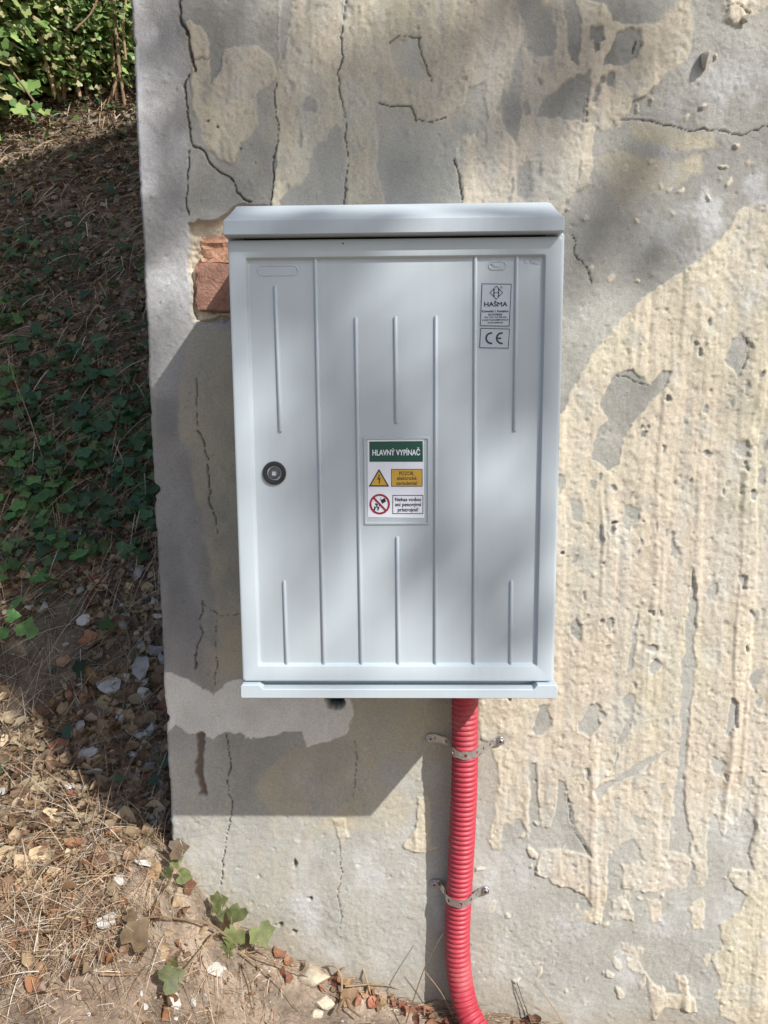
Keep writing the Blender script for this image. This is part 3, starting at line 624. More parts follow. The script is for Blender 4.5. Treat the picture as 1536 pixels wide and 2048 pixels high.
quad(mb, [(994,675),(1002.5,675),(1002.5,678.2),(994,678.2)], y1-0.0001)
mb.build('print', M_INK, S2, 0)
S3 = plate([(735,880),(847,878),(849,1036),(736,1034)], 'warning_sticker', M_WHT)
mb = MB(); quad(mb, [(738.5,883),(845.5,882),(845.8,923.5),(739,923.5)], y1); gp = mb.build('green_panel', M_GRN, S3, 0)
mb = MB(); q = at(792.5, 905, YP); text(mb, 'HLAVNÝ VYPÍNAČ', q.x, q.z, y1-0.0003, height=0.0096, width=0.0832, bold=0.028); mb.build('title_print', M_WHT, S3, 0)
mb = MB(); quad(mb, [(758,938.5),(777.5,972.5),(738.5,972.5)], y1); quad(mb, [(783,938.5),(844.5,938.5),(844.5,972.5),(783,972.5)], y1); mb.build('yellow_panel', M_YEL, S3, 0)
mb = MB(); y2 = y1-0.0003
tri = [at(u, v, YP) for u, v in ((758,937.5),(778.5,973),(737.5,973))]; tc_ = at(758, 960, YP); tin = [tc_+(p-tc_)*0.80 for p in tri]
mb.add([(p.x, y2, p.z) for p in tri+tin], [[i, (i+1) % 3, 3+(i+1) % 3, 3+i] for i in range(3)])
quad(mb, [(758.5,949),(755,957.5),(757.2,958.2),(760,949)], y2); quad(mb, [(755,957.5),(754.8,959.8),(760,957.8),(760.5,956)], y2); quad(mb, [(758.8,957),(757.6,968),(759,968),(761.3,956.2)], y2)
frame_(mb, [(782.5,938),(845,938),(845,973),(782.5,973)], 0.0010, y2)
for s_, v, wd in (('POZOR,', 946.5, 30), ('elektrické', 956, 39), ('zariadenie!', 966, 42)):
    q = at(813.5, v, YP); text(mb, s_, q.x, q.z, y2, height=0.0064, width=wd*PXM, bold=0.01)
frame_(mb, [(785,990),(846.5,990),(846.5,1027.5),(785,1027.5)], 0.0011, y2)
for s_, v, wd in (('Nehas vodou', 998.5, 52), ('ani penovými', 1008.5, 52), ('prístrojmi!', 1019, 41)):
    q = at(816, v, YP); text(mb, s_, q.x, q.z, y2, height=0.0064, width=wd*PXM, bold=0.022)
quad(mb, [(761,995),(763,1000),(763.5,1006),(761,999)], y2); quad(mb, [(763,999.5),(769.5,995.5),(772,1003),(764,1007.5)], y2)
for k, (u, v, rx, ry) in enumerate(((750,1016,2,3),(754,1012,1.6,4),(757,1016,2,2.5),(752,1008,1.2,2.4),(748.5,1019,2.5,1.4),(756,1019.5,2.2,1.2),(759,1011,1.1,1.8))): quad(mb, ell(u, v, rx, ry, 8), y2)
mb.build('black_print', M_INK, S3, 0)
mb = MB()
for Q in arc_poly(759.5, 1008, 16.6, 20.4, 0, 360, 40): quad(mb, Q, y2-0.0002)
quad(mb, [(746,996.5),(748.6,994),(773,1019.5),(770.4,1022)], y2-0.0004)
mb.build('prohibition_print', M_RED, S3, 0)

# ------------------------------------------------------------------ conduit and its straps
def spline(pts, n):
    pts = [Vector(p) for p in pts]; P_ = [pts[0]*2-pts[1]]+pts+[pts[-1]*2-pts[-2]]; o = []
    for i in range(1, len(P_)-2):
        for k in range(n):
            t = k/n; a, b, c_, d_ = P_[i-1:i+3]
            o.append(0.5*((2*b)+(c_-a)*t+(2*a-5*b+4*c_-d_)*t*t+(3*b-a-3*c_+d_)*t**3))
    return o+[pts[-1]]
def resample(pts, st):
    L = [0]
    for i in range(1, len(pts)): L.append(L[-1]+(pts[i]-pts[i-1]).length)
    n = int(L[-1]/st); o = []; j = 0
    for k in range(n+1):
        s_ = k*st
        while j < len(L)-2 and L[j+1] < s_: j += 1
        o.append(pts[j].lerp(pts[j+1], (s_-L[j])/max(L[j+1]-L[j], 1e-9)))
    return o
pc_ = spline([at(930,1340,-0.055), at(930,1400,-0.054), at(929.5,1540,-0.052), at(924,1680,-0.042), at(917.5,1800,-0.035), at(914.5,1880,-0.035), at(919,1950,-0.042), at(931,2010,-0.060), at(948,2048,-0.085), at(985,2105,-0.125)], 24)
PITCH = 0.0121; NS = 9
cl = resample(pc_, PITCH/NS); nr = 40
loops = []
for i, p in enumerate(cl):
    t = (cl[min(i+4, len(cl)-1)]-cl[max(i-4, 0)]).normalized(); a = Vector((0, 1, 0)); a = (a-t*a.dot(t)).normalized(); b = t.cross(a)
    ph = (i % NS)/NS; sh = 0.5-0.5*math.cos(2*math.pi*ph); r = 0.0266+0.0034*min(1, sh*1.45)**0.8
    ring_no = i//NS; r *= 1+0.012*math.sin(ring_no*12.9898)*math.sin(ring_no*4.1); p = p+t*(0.0007*math.sin(ring_no*78.233))
    loops.append([p+a*(r*math.cos(2*math.pi*k/nr))+b*(r*math.sin(2*math.pi*k/nr)) for k in range(nr)])
mb = MB(); mb.loft(loops)
pipe = mb.build('corrugated_conduit', M_PIPE, None, 0)
for f in pipe.data.polygons: f.use_smooth = True
tag(pipe, 'red corrugated cable conduit rising from the ground into the cabinet', 'conduit')
def near_on_pipe(z): return min(cl, key=lambda p: abs(p.z-z))
def strap(lp, rp, label, leftside):
    L = at(*lp, -0.004); R_ = at(*rp, -0.006); zc = (L.z+R_.z)/2; pc = near_on_pipe(zc)
    st = empty('pipe_strap', (pc.x, -0.01, zc), label, 'pipe strap', 'metal straps holding the red conduit')
    r = 0.0312; pts = [Vector((L.x-0.006, -0.0035, L.z)), Vector((L.x, -0.0045, L.z)), Vector((L.x+0.014, -0.0055, L.z-0.001))]
    xl = pc.x-r-0.0005
    if leftside: pts += [Vector((xl-0.012, -0.010, L.z-0.004)), Vector((xl-0.0015, -0.022, zc-0.001))]
    else: pts += [Vector((xl-0.010, -0.012, L.z-0.002)), Vector((xl-0.001, pc.y*0.65, zc))]
    a0, a1 = 180, 360-28
    for k in range(15):
        a_ = math.radians(a0+(a1-a0)*k/14); pts.append(Vector((pc.x+r*math.cos(a_), pc.y+r*math.sin(a_), zc-0.003*math.sin(math.pi*k/14))))
    pts += [Vector((R_.x-0.014, -0.008, R_.z-0.003)), Vector((R_.x, -0.0060, R_.z)), Vector((R_.x+0.009, -0.010, R_.z+0.001))]
    path = resample(pts, 0.0005); Lt = (len(path)-1)*0.0005; pit = 0.0275; nc = max(1, int(Lt/pit))
    # shift so a hole sits on the left bolt
    def pos(u, v):
        i = min(max(u/0.0005, 0), len(path)-1.001); j = int(i); p = path[j].lerp(path[j+1], i-j)
        t = (path[min(j+4, len(path)-1)]-path[max(j-4, 0)]).normalized(); up = Vector((0, 0, 1)); up = (up-t*up.dot(t)).normalized(); nrm = up.cross(t)
        if nrm.y > 0: nrm = -nrm
        return p+up*v, nrm
    mb = MB()
    for k in range(nc):
        uc = (k+0.5)*Lt/nc; hp = Lt/nc/2; ring_o = []; ring_i = []
        bp_ = [(-1+0.25*j, 1) for j in range(8)]+[(1, 1-0.5*j) for j in range(4)]+[(1-0.25*j, -1) for j in range(8)]+[(-1, -1+0.5*j) for j in range(4)]
        for (u, v) in bp_:
            hw = 0.0078+0.0022*(0.5+0.5*math.cos(math.pi*u)); x_, y_ = u*hp, v*hw; a_ = math.atan2(y_, x_)
            ring_o.append((uc+x_, y_)); ring_i.append((uc+0.0038*math.cos(a_), 0.0038*math.sin(a_)))
        n = len(bp_); vs = []
        for off in (0.0, 0.0011):
            for u, v in ring_o+ring_i:
                p, nm = pos(u, v); vs.append(p+nm*off)
        fs = []
        for i in range(n):
            j = (i+1) % n
            fs += [[i, j, n+j, n+i], [2*n+i, 3*n+i, 3*n+j, 2*n+j], [n+i, n+j, 3*n+j, 3*n+i]]
            if not (8 <= i < 12 or 20 <= i < 24): fs.append([i, 2*n+i, 2*n+j, j])
        mb.add(vs, fs)
    mb.build('band', M_STEEL, st, 40)
    for q, yy in ((L, -0.0065), (R_, -0.0085)):
        mb = MB(); mb.disc((q.x, q.z), 0.0100, yy+0.004, yy-0.0016, 20, 0.0006); bo = mb.build('bolt', M_BOLT, st, 35)
        mb = MB(); L6 = lambda rr, y: [(q.x+rr*math.cos(math.pi*k/3+0.4), y, q.z+rr*math.sin(math.pi*k/3+0.4)) for k in range(6)]
        mb.loft([L6(0.0066, yy-0.001), L6(0.0066, yy-0.0052), L6(0.0054, yy-0.0060)]); mb.build('hex_head', M_BOLT, bo, 30)
        mb = MB(); mb.disc((q.x, q.z), 0.0024, yy-0.0055, yy-0.0063, 10); mb.build('socket_shade', M_SHADE, bo, 30)  # black disc in place of the shade in the bolt recess
strap((861,1475), (1000,1481), 'upper perforated steel strap around the red conduit just below the cabinet', True)
strap((868,1766), (970,1780), 'lower perforated steel strap around the red conduit near the ground', False)

# ------------------------------------------------------------------ ground
BX = [-30, -4, -1.6, -0.9, -0.62, -0.55, -0.47, -0.32, -0.13, 0.05, 0.33, 1.0, 4.0, 30]
BZ = [1.2, 0.5, 0.36, 0.325, 0.305, 0.265, 0.165, 0.03, -0.048, -0.112, -0.162, -0.21, -0.25, -0.3]
SX = [-30, -1.2, -0.6, -0.3, 0.3, 30]; SY = [0.22, 0.30, 0.30, 0.16, 0.06, 0.02]
def terr(x, y, detail=True):
    x = np.asarray(x, float); y = np.asarray(y, float)
    b = np.interp(x, BX, BZ); s = np.interp(x, SX, SY); yn = np.minimum(y, 0); yp = np.maximum(y, 0)
    z = b+s*yn/(1+np.abs(yn)/0.9)
    yq = np.maximum(yp-0.28, 0); up = 1.07*yq*yq/(yq+0.5); z = z+np.where(up > 5.2, 5.2+0.25*(up-5.2), up)
    if detail:
        nr_ = np.exp(-(np.maximum(np.abs(y)-0.6, 0)/1.5)**2)
        z = z+0.10*fbm(x*1.3, y*1.3, 3, 3)*sstep(0.15, 1.0, np.hypot(np.maximum(np.abs(x+0.7)-0.3, 0), y))
        z = z+0.022*fbm(x*7, y*7, 5, 3)+nr_*(0.010*fbm(x*28, y*28, 7, 3)+0.004*fbm(x*110, y*110, 9, 2))
    return z
def gx_(px, py):
    """the ground point seen at a photo pixel"""
    d = ray(px, py); t = np.linspace(0.8, 14, 6600); q = CAM.z+d.z*t-terr(CAM.x+d.x*t, CAM.y+d.y*t)
    i = int(np.argmax(q < 0)); t = t[i]; x, y = CAM.x+d.x*t, CAM.y+d.y*t
    return Vector((x, y, float(terr(x, y))))
gxs = np.concatenate([np.array([-40, -25, -16, -11, -8, -6]), np.arange(-5, -1.45, 0.08), np.arange(-1.45, 0.75, 0.0085), np.arange(0.75, 3, 0.08), np.array([3.5, 5, 8, 12, 20, 40])])
gys = np.concatenate([np.array([-40, -25, -16, -10, -7, -5, -4]), np.arange(-3.2, -0.75, 0.08), np.arange(-0.75, 1.2, 0.0085), np.arange(1.2, 6, 0.05), np.arange(6, 12, 0.3), np.array([13, 16, 22, 32, 45])])
GX, GY = np.meshgrid(gxs, gys); GZ = terr(GX, GY)
inw = (GX > WX0+0.04) & (GY > 0.02)
GZ = np.where(inw, np.minimum(GZ, np.interp(GX, BX, BZ)-0.03), GZ)
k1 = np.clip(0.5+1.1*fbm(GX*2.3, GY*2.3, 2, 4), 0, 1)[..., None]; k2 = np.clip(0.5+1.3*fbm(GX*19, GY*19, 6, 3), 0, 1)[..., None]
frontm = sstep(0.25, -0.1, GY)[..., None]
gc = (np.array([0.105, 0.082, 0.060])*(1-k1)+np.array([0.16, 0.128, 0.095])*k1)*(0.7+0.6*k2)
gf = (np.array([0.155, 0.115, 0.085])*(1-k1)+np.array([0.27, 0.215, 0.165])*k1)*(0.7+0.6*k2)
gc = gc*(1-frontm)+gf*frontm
nzg, nxg = GX.shape; ii = np.arange(nzg*nxg).reshape(nzg, nxg)
F = np.stack([ii[:-1, :-1], ii[:-1, 1:], ii[1:, 1:], ii[1:, :-1]], -1).reshape(-1, 4)
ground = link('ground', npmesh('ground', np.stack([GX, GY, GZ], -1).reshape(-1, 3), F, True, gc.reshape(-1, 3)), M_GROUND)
tag(ground, 'dry brown soil rising into a bank behind the wall', kind='structure')

# ------------------------------------------------------------------ small shapes to scatter
def leaf_grid(seed, curl=0.35, bend=0.3, wid=0.42, nu=5, nv=7, lob=0.0, jag=0.05):
    """a dead leaf about 1 unit long, curled"""
    q = random.Random(seed); vs = []; fs = []; tw = q.uniform(-0.5, 0.5)
    for j in range(nv):
        v = j/(nv-1); wv = wid*math.sin(math.pi*min(1, 0.04+v*0.94)**0.85)*(1+lob*math.sin(v*9+seed))+0.015
        for i in range(nu):
            u = -1+2*i/(nu-1); x = u*wv*(1+q.uniform(-jag, jag)); y = v-0.5+0.06*abs(u)*math.sin(seed)
            z = curl*wv*(u*u)*(1+0.5*math.sin(seed+v*3))+bend*(v-0.5)**2*2+tw*u*(v-0.5)*0.35+q.uniform(-1, 1)*0.02+0.03*math.sin(u*6+v*7+seed)
            vs.append((x, y, z))
    for j in range(nv-1):
        for i in range(nu-1): a_ = j*nu+i; fs.append((a_, a_+1, a_+nu+1, a_+nu))
    return np.array(vs), np.array(fs)
def ivy_outline(seed, n5=True):
    q = random.Random(seed)
    pts = [(0, -0.14), (0.20, -0.30), (0.44, -0.24), (0.46, -0.02), (0.58, 0.18), (0.40, 0.30), (0.24, 0.46), (0.0, 0.74)]
    if not n5: pts = [(0, -0.10), (0.24, -0.28), (0.44, -0.12), (0.46, 0.10), (0.40, 0.30), (0.28, 0.46), (0.14, 0.62), (0.0, 0.72)]
    R_ = [(x*q.uniform(0.88, 1.12), y*q.uniform(0.9, 1.1)) for x, y in pts[1:-1]]; L_ = [(-x*q.uniform(0.88, 1.12), y*q.uniform(0.9, 1.1)) for x, y in pts[1:-1]]
    o = [pts[0]]+R_+[pts[-1]]+L_[::-1]; fold = q.uniform(0.15, 0.4); dr_ = q.uniform(-0.3, 0.25)
    vs = [(x, y, fold*abs(x)*0.7+dr_*y*y+q.uniform(-0.03, 0.03)) for x, y in o]
    mid = [(0, 0.08, 0), (0, 0.42, dr_*0.16)]; n = len(o); vs += mid; fs = []
    for i in range(n):
        a_, b_ = i, (i+1) % n; ym = (o[a_][1]+o[b_][1])/2; fs.append((a_, b_, n if ym < 0.28 else n+1))
    fs += [(4, n+1, n), (n-4, n, n+1)]
    return np.array(vs), np.array(fs)
def quat_basis(nrm, spin):
    nrm = nrm.normalized(); a_ = nrm.cross(Vector((0.3, 1, 0.2))).normalized(); b_ = nrm.cross(a_)
    c_, s_ = math.cos(spin), math.sin(spin); xa = a_*c_+b_*s_; ya = nrm.cross(xa)
    return Matrix((xa, ya, nrm)).transposed()
class Swarm:
    """many copies of small shapes joined into one mesh with a colour each"""
    def __init__(s): s.V = []; s.F = []; s.C = []; s.n = 0
    def add(s, shp, loc, sc, nrm, spin, col):
        vs, fs = shp; m = np.array(quat_basis(nrm, spin)); v = (vs*sc)@m.T+np.array(loc)
        s.V.append(v); s.F.append(fs+s.n); s.C.append(np.repeat(np.array(col)[None], len(vs), 0)); s.n += len(vs)
    def build(s, name, m, parent=None, off=None, smooth=True):
        V = np.concatenate(s.V); 
        if off is not None: V = V-np.array(off)
        return link(name, npmesh(name, V, np.concatenate(s.F), smooth, np.concatenate(s.C)), m, parent)
def gnorm(x, y, e=0.02):
    zx = float(terr(x+e, y)-terr(x-e, y))/(2*e); zy = float(terr(x, y+e)-terr(x, y-e))/(2*e); return Vector((-zx, -zy, 1)).normalized()
def jit(v, a): return (v+Vector((rnd.gauss(0, a), rnd.gauss(0, a), rnd.gauss(0, a)))).normalized()
def place(o, loc, nrm, spin, sc):
    mm = quat_basis(nrm, spin).to_4x4(); o.matrix_world = Matrix.Translation(loc)@mm@Matrix.Diagonal((sc[0], sc[1], sc[2], 1)) if not isinstance(sc, float) else Matrix.Translation(loc)@mm@Matrix.Scale(sc, 4)

# ------------------------------------------------------------------ leaves, rubble, twigs lying on the ground
dleaf = [leaf_grid(k, curl=rnd.uniform(0.2, 0.9), bend=rnd.uniform(-0.2, 0.6), wid=rnd.uniform(0.3, 0.5), lob=rnd.uniform(0, 0.2)) for k in range(8)]
def leafmesh(name, shp, m):
    me = npmesh(name, shp[0], shp[1], True); me.materials.append(m); return me
LM = {m.name: [leafmesh('dry_leaf', s_, m) for s_ in dleaf] for m in (M_DRY, M_PALE, M_REDL)}
def put_leaf(p, size, m, label, group, lift=0.35, tilt=0.45):
    o = link('dry_leaf', rnd.choice(LM[m.name])); n = jit(gnorm(p.x, p.y), tilt)
    place(o, p+Vector((0, 0, size*lift*0.35)), n, rnd.uniform(0, 6.28), float(size)); return tag(o, label, 'leaf', group)
named = [((85,1660),0.075,M_DRY,'large orange brown leaf lying flat at the edge of the sunlit straw'), ((243,1255),0.075,M_DRY,'large crumpled tan leaf in the shade beside the wall'),
         ((178,1285),0.06,M_REDL,'curled reddish brown leaf below the crumpled tan leaf'), ((130,1330),0.055,M_DRY,'brown leaf standing on edge at the rim of the bare soil'),
         ((60,1200),0.05,M_PALE,'pale leaf above the bare soil patch'), ((115,1505),0.075,M_REDL,'folded red brown leaf above the grey rubble'), ((40,1590),0.085,M_PALE,'bleached curled leaf at the left edge in the sun'),
         ((185,1370),0.07,M_DRY,'upright brown leaf leaning on a grey slab'), ((700,2000),0.05,M_DRY,'yellow brown leaf beside the pale stones'), ((785,2003),0.035,M_PALE,'small pale yellow leaf among red litter at the wall foot'),
         ((1115,2036),0.035,M_PALE,'pale yellow leaf at the wall foot right of the conduit'), ((560,1905),0.05,M_REDL,'dark curled leaf against the wall foot right of the vine')]
for (u, v), sz, m, lab in named: put_leaf(gx_(u, v), sz, m, lab, None)
G1 = 'dry leaves scattered on the ground left of the wall'
spots = []
while len(spots) < 205:
    u, v = rnd.uniform(-60, 335), rnd.uniform(1120, 1800)
    if 10 < u < 150 and 1225 < v < 1400: continue
    if u > 120 and v > 1690 and rnd.random() < 0.7: continue
    if rnd.random() < (0.5 if v < 1350 else 0.1): continue
    spots.append((u, v))
for u, v in spots:
    m = M_PALE if (rnd.random() < 0.42) else (M_REDL if rnd.random() < 0.12 else M_DRY)
    sz = rnd.uniform(0.028, 0.068)
    lab = ('big ' if sz > 0.055 else 'small ' if sz < 0.04 else '')+{M_PALE: 'bleached', M_REDL: 'reddish brown', M_DRY: 'brown'}[m]+' curled leaf '
    zone = 'in the shade below the ivy' if v < 1330 else 'among grey rubble beside the wall edge' if u > 190 and v < 1660 else 'in the shade left of the grey slabs' if v < 1480 else 'in sunlit straw at the left edge' if u < 120 else 'in sunlit straw near the wall corner' if v > 1640 else 'at the rim of the wall shadow'
    put_leaf(gx_(u, v), sz, m, lab+zone, G1)
G2 = 'small reddish leaf bits along the foot of the wall'
for k in range(74):
    u = rnd.uniform(560, 900) if k < 60 else rnd.uniform(980, 1140); v0 = float(np.interp(u, [540, 700, 850, 1140], [1905, 1968, 2018, 2052])); v = v0+abs(rnd.gauss(0, 22))+4
    put_leaf(gx_(u, v), rnd.uniform(0.014, 0.034), M_REDL if rnd.random() < 0.7 else M_DRY, 'small reddish brown leaf scrap at the wall foot '+('right of the conduit' if u > 960 else 'just left of the conduit' if u > 790 else 'between pale stones and conduit' if u > 690 else 'around the pale stones'), G2, 0.6, 0.7)
# rubble
def chunk_mesh(seed, m, flat):
    vs, fs = lump((0, 0, 0), 1.0, seed, 2, flat, 0.5); me = bpy.data.meshes.new('chunk'); me.from_pydata([tuple(v) for v in vs], [], fs)
    me.materials.append(m); return me
CH = {m.name: [chunk_mesh(40+k, m, (1, rnd.uniform(0.6, 0.9), rnd.uniform(0.3, 0.65))) for k in range(6)] for m in (M_LIME, M_CHUNK, M_STONE)}
def put_chunk(name, p, r, m, label, group=None, cat='rubble', sink=0.15, tilt=0.25, spin=None):
    o = link(name, rnd.choice(CH[m.name])); place(o, p+Vector((0, 0, r*(0.55-sink))), jit(gnorm(p.x, p.y), tilt), rnd.uniform(0, 6.28) if spin is None else spin, float(r)); return tag(o, label, cat, group)
for (u, v), r, m, lab in (((432,1948),0.024,M_LIME,'angular white lime lump below the vine leaves'), ((352,2008),0.026,M_LIME,'broken white lump at the bottom edge'), ((388,2014),0.016,M_LIME,'small white lump touching the broken white lump at the bottom edge'), ((215,1850),0.034,M_LIME,'cream white mortar block beside the brown vine leaf'),
                          ((285,1735),0.030,M_LIME,'white crumbled lump near the wall corner in the sun'), ((240,1770),0.02,M_LIME,'small white flake below the wall corner'), ((172,1520),0.05,M_CHUNK,'pale grey plaster slab lying in the shade'), ((185,1555),0.036,M_LIME,'whitish lump below the pale grey slab'),
                          ((282,1352),0.058,M_CHUNK,'large tilted grey plaster slab beside the wall'), ((222,1385),0.046,M_CHUNK,'flat grey slab left of the large tilted slab'), ((280,1150),0.038,M_CHUNK,'grey plaster piece by the wall edge below the ivy'), ((295,1005),0.03,M_CHUNK,'light grey piece by the wall edge among the ivy'),
                          ((310,1310),0.036,M_CHUNK,'square grey piece against the wall edge'), ((318,1580),0.03,M_CHUNK,'grey white lump tight against the wall edge'), ((262,1870),0.026,M_LIME,'white lump half hidden behind the brown vine leaf'), ((130,1580),0.03,M_LIME,'pale crumb left of the whitish lump'),
                          ((20,1640),0.024,M_LIME,'pale stone in the sunlit straw at the left edge'), ((120,1665),0.026,M_STONE,'cream stone beside the large orange leaf')):
    put_chunk('plaster_chunk', gx_(u, v), r, m, lab)
for k in range(88):
    u = rnd.uniform(150, 330) if rnd.random() < 0.8 else rnd.uniform(-40, 330); v = rnd.uniform(1120, 1660)
    put_chunk('plaster_chunk', gx_(u, v), rnd.uniform(0.009, 0.034), M_CHUNK if rnd.random() < 0.86 else M_LIME, 'small broken plaster piece '+('by the wall edge in the upper rubble' if v < 1400 and u > 200 else 'by the wall edge in the lower rubble' if u > 200 and v < 1650 else 'in straw near the wall corner' if u > 200 else 'among shaded leaves' if v < 1500 else 'in sunlit straw'), 'plaster rubble left of the wall')
for k in range(16):
    u = rnd.uniform(150, 700); v = rnd.uniform(1880, 2048)
    if v < np.interp(u, [330, 540, 700], [1780, 1925, 1985]): continue
    put_chunk('plaster_chunk', gx_(u, v), rnd.uniform(0.004, 0.010), M_LIME, 'tiny white crumb on the sunlit soil in front of the wall', 'white crumbs on the sunlit soil')
def stone(px, r, flat, seed, label, nrm, spin):
    vs, fs = lump((0, 0, 0), 1.0, seed, 4, flat, 0.0); me = bpy.data.meshes.new('stone'); me.from_pydata([tuple(v) for v in vs], [], fs)
    for f in me.polygons: f.use_smooth = True
    me.materials.append(M_STONE); o = link('stone', me); p = gx_(*px); o.location = p+Vector((0, 0, r*0.18)); o.rotation_euler = (nrm[0], nrm[1], spin); o.scale = (r, r, r)
    md = o.modifiers.new('soft', 'SMOOTH'); md.iterations = 6; md.factor = 0.5
    return tag(o, label, 'stone')
stone((628,1958), 0.060, (1.0, 0.5, 0.42), 71, 'long smooth pale stone lying against the wall foot', (0.15, 0.32, 0), -0.15)
stone((648,2012), 0.036, (1.0, 0.75, 0.5), 72, 'rounded cream stone just below the long pale stone', (0.1, 0.2, 0), 0.4)
stone((636,2030), 0.018, (1.0, 0.9, 0.7), 73, 'small round cream pebble beside the rounded cream stone', (0, 0, 0), 0.8)
# twigs and stalks
def stalk(pix, lift, r, name, label, cat, m=M_TWIG, group=None, Ys=None):
    pts = []
    for k, (u, v) in enumerate(pix):
        p = at(u, v, Ys[k]) if Ys else gx_(u, v)+Vector((0, 0, lift[k] if isinstance(lift, (list, tuple)) else lift))
        pts.append(p)
    sp = spline(pts, 6); mb = MB(); n = len(sp)
    rt = empty(name, sp[0], label, cat, group) if False else None
    mb.tube(sp, [r*(1-0.55*i/n) for i in range(n)], 6); o = mb.build(name, m, None, 60); return tag(o, label, cat, group)
stalk([(125,1090),(112,1010),(85,940),(60,870),(35,810),(15,750)], [0.01,0.05,0.06,0.08,0.09,0.12], 0.0034, 'vine_stem', 'long tan vine stem climbing through the ivy at the left edge', 'stem')
stalk([(240,1185),(222,1225),(195,1290),(170,1330)], [0.05,0.04,0.03,0.01], 0.0026, 'twig', 'dry tan twig crossing the brown leaves in the shade', 'twig')
stalk([(235,900),(212,1000),(192,1080)], [0.08,0.05,0.01], 0.0022, 'twig', 'thin upright stem between ivy and wall', 'twig')
stalk([(80,1300),(60,1335),(40,1350),(12,1370)], [0.012]*4, 0.0022, 'twig', 'pale grey twig lying on the bare soil', 'twig')
stalk([(110,1155),(150,1180),(180,1215),(195,1230)], [0.03,0.05,0.03,0.01], 0.0018, 'twig', 'thin arched stalk over the leaves below the ivy', 'twig')
stalk([(0,1850),(60,1810),(110,1760),(160,1735),(175,1725)], [0.03,0.05,0.05,0.04,0.03], 0.0030, 'twig', 'long brown stick slanting over the straw at the lower left', 'twig')
stalk([(245,1270),(262,1330),(250,1420),(243,1520)], [0.06,0.06,0.05,0.03], 0.0018, 'twig', 'forked dry stalk hanging over the grey slabs', 'twig')
stalk([(135,1858),(180,1863),(215,1860),(245,1855)], [0.03,0.02,0.02,0.03], 0.0022, 'twig', 'bleached stalk left of the cream white block', 'twig')
stalk([(200,1960),(240,1962),(276,1960)], [0.012]*3, 0.0026, 'twig', 'short pale stick lying on the sunlit soil', 'twig')
for k, (A, B, lab) in enumerate((((480,1920),(600,2030),'long straw stalk slanting down below the vine leaves'), ((500,1925),(690,2010),'longest straw stalk crossing below the pale stone'), ((495,1923),(548,1928),'short level straw stalk at the wall foot'), ((690,1990),(830,1996),'white straw lying across the red litter'),
                               ((486,1945),(510,2040),'thin stalk standing in the sunlit soil'))):
    stalk([A, ((A[0]+B[0])/2+4, (A[1]+B[1])/2-3), B], [0.02, 0.025, 0.006], 0.0020, 'straw_stalk', lab, 'straw')
stalk([(680,2010),(684,1985),(672,1965),(650,1948)], [0.0,0.03,0.04,0.02], 0.0032, 'twig', 'bent grey brown stick curving over the pale stones', 'twig')
stalk([(675,2048),(690,2020),(700,2040),(722,2058)], [0.03]*4, 0.0042, 'twig', 'thick brown stick at the bottom edge beside the litter', 'twig')
stalk([(675,1965),(700,1945),(714,1935)], [0.02,0.03,0.045], 0.0034, 'twig', 'broken stick propped against the wall', 'twig')
stalk([(714,1935),(728,1965),(742,1998)], [0.045,0.03,0.01], 0.0030, 'twig', 'second half of the broken stick leaning down to the litter', 'twig')
stalk([(812,2046),(830,1990),(852,1930),(885,1868)], 0, 0.0018, 'grass_stalk', 'tall golden grass stalk leaning left of the conduit', 'grass', Ys=[-0.10,-0.09,-0.08,-0.07])
stalk([(905,2030),(882,1985),(848,1940)], 0, 0.0013, 'grass_stalk', 'thin grey stalk crossing the conduit shadow', 'grass', Ys=[-0.05,-0.05,-0.05])
stalk([(1128,2048),(1085,1985),(1050,1955)], 0, 0.0013, 'grass_stalk', 'pale straw stalk leaning on the wall right of the conduit', 'grass', Ys=[-0.07,-0.05,-0.03])
stalk([(1130,2052),(1090,2025),(1062,2008)], 0, 0.0012, 'grass_stalk', 'short straw stalk under the leaning one right of the conduit', 'grass', Ys=[-0.07,-0.05,-0.03])
stalk([(1064,2048),(1052,2018),(1034,1965)], 0, 0.0018, 'twig', 'dark thin twig standing at the wall right of the conduit', 'twig', Ys=[-0.02,-0.016,-0.012], m=M_BARK)

# loose dry grass: nobody could count it
def blade(p, d, L, wd, curve, col, S):
    n = 4; side = d.cross(Vector((0, 0, 1)));  side = side.normalized() if side.length > 1e-3 else Vector((1, 0, 0)); vs = []
    for i in range(n+1):
        t = i/n; q = p+d*(L*t)+Vector((0, 0, -curve*L*t*t)); w_ = wd*(1-0.75*t); vs += [tuple(q-side*w_), tuple(q+side*w_+Vector((0, 0, w_*0.6)))]
    fs = np.array([(2*i, 2*i+1, 2*i+3, 2*i+2) for i in range(n)]); S.V.append(np.array(vs)); S.F.append(fs+S.n); S.C.append(np.repeat(np.array(col)[None], len(vs), 0)); S.n += len(vs)
S = Swarm()
def straw_col():
    k = rnd.random(); c_ = (0.50, 0.37, 0.24) if k < 0.34 else (0.36, 0.235, 0.14) if k < 0.66 else (0.17, 0.11, 0.075) if k < 0.82 else (0.60, 0.52, 0.42)
    f = rnd.uniform(0.75, 1.15); return tuple(x*f for x in c_)
clumps = [(-0.78+rnd.gauss(0, 0.16), -0.14+rnd.gauss(0, 0.13)) for _ in range(26)]+[(rnd.uniform(-1.25, -0.55), rnd.uniform(-0.28, 0.25)) for _ in range(22)]
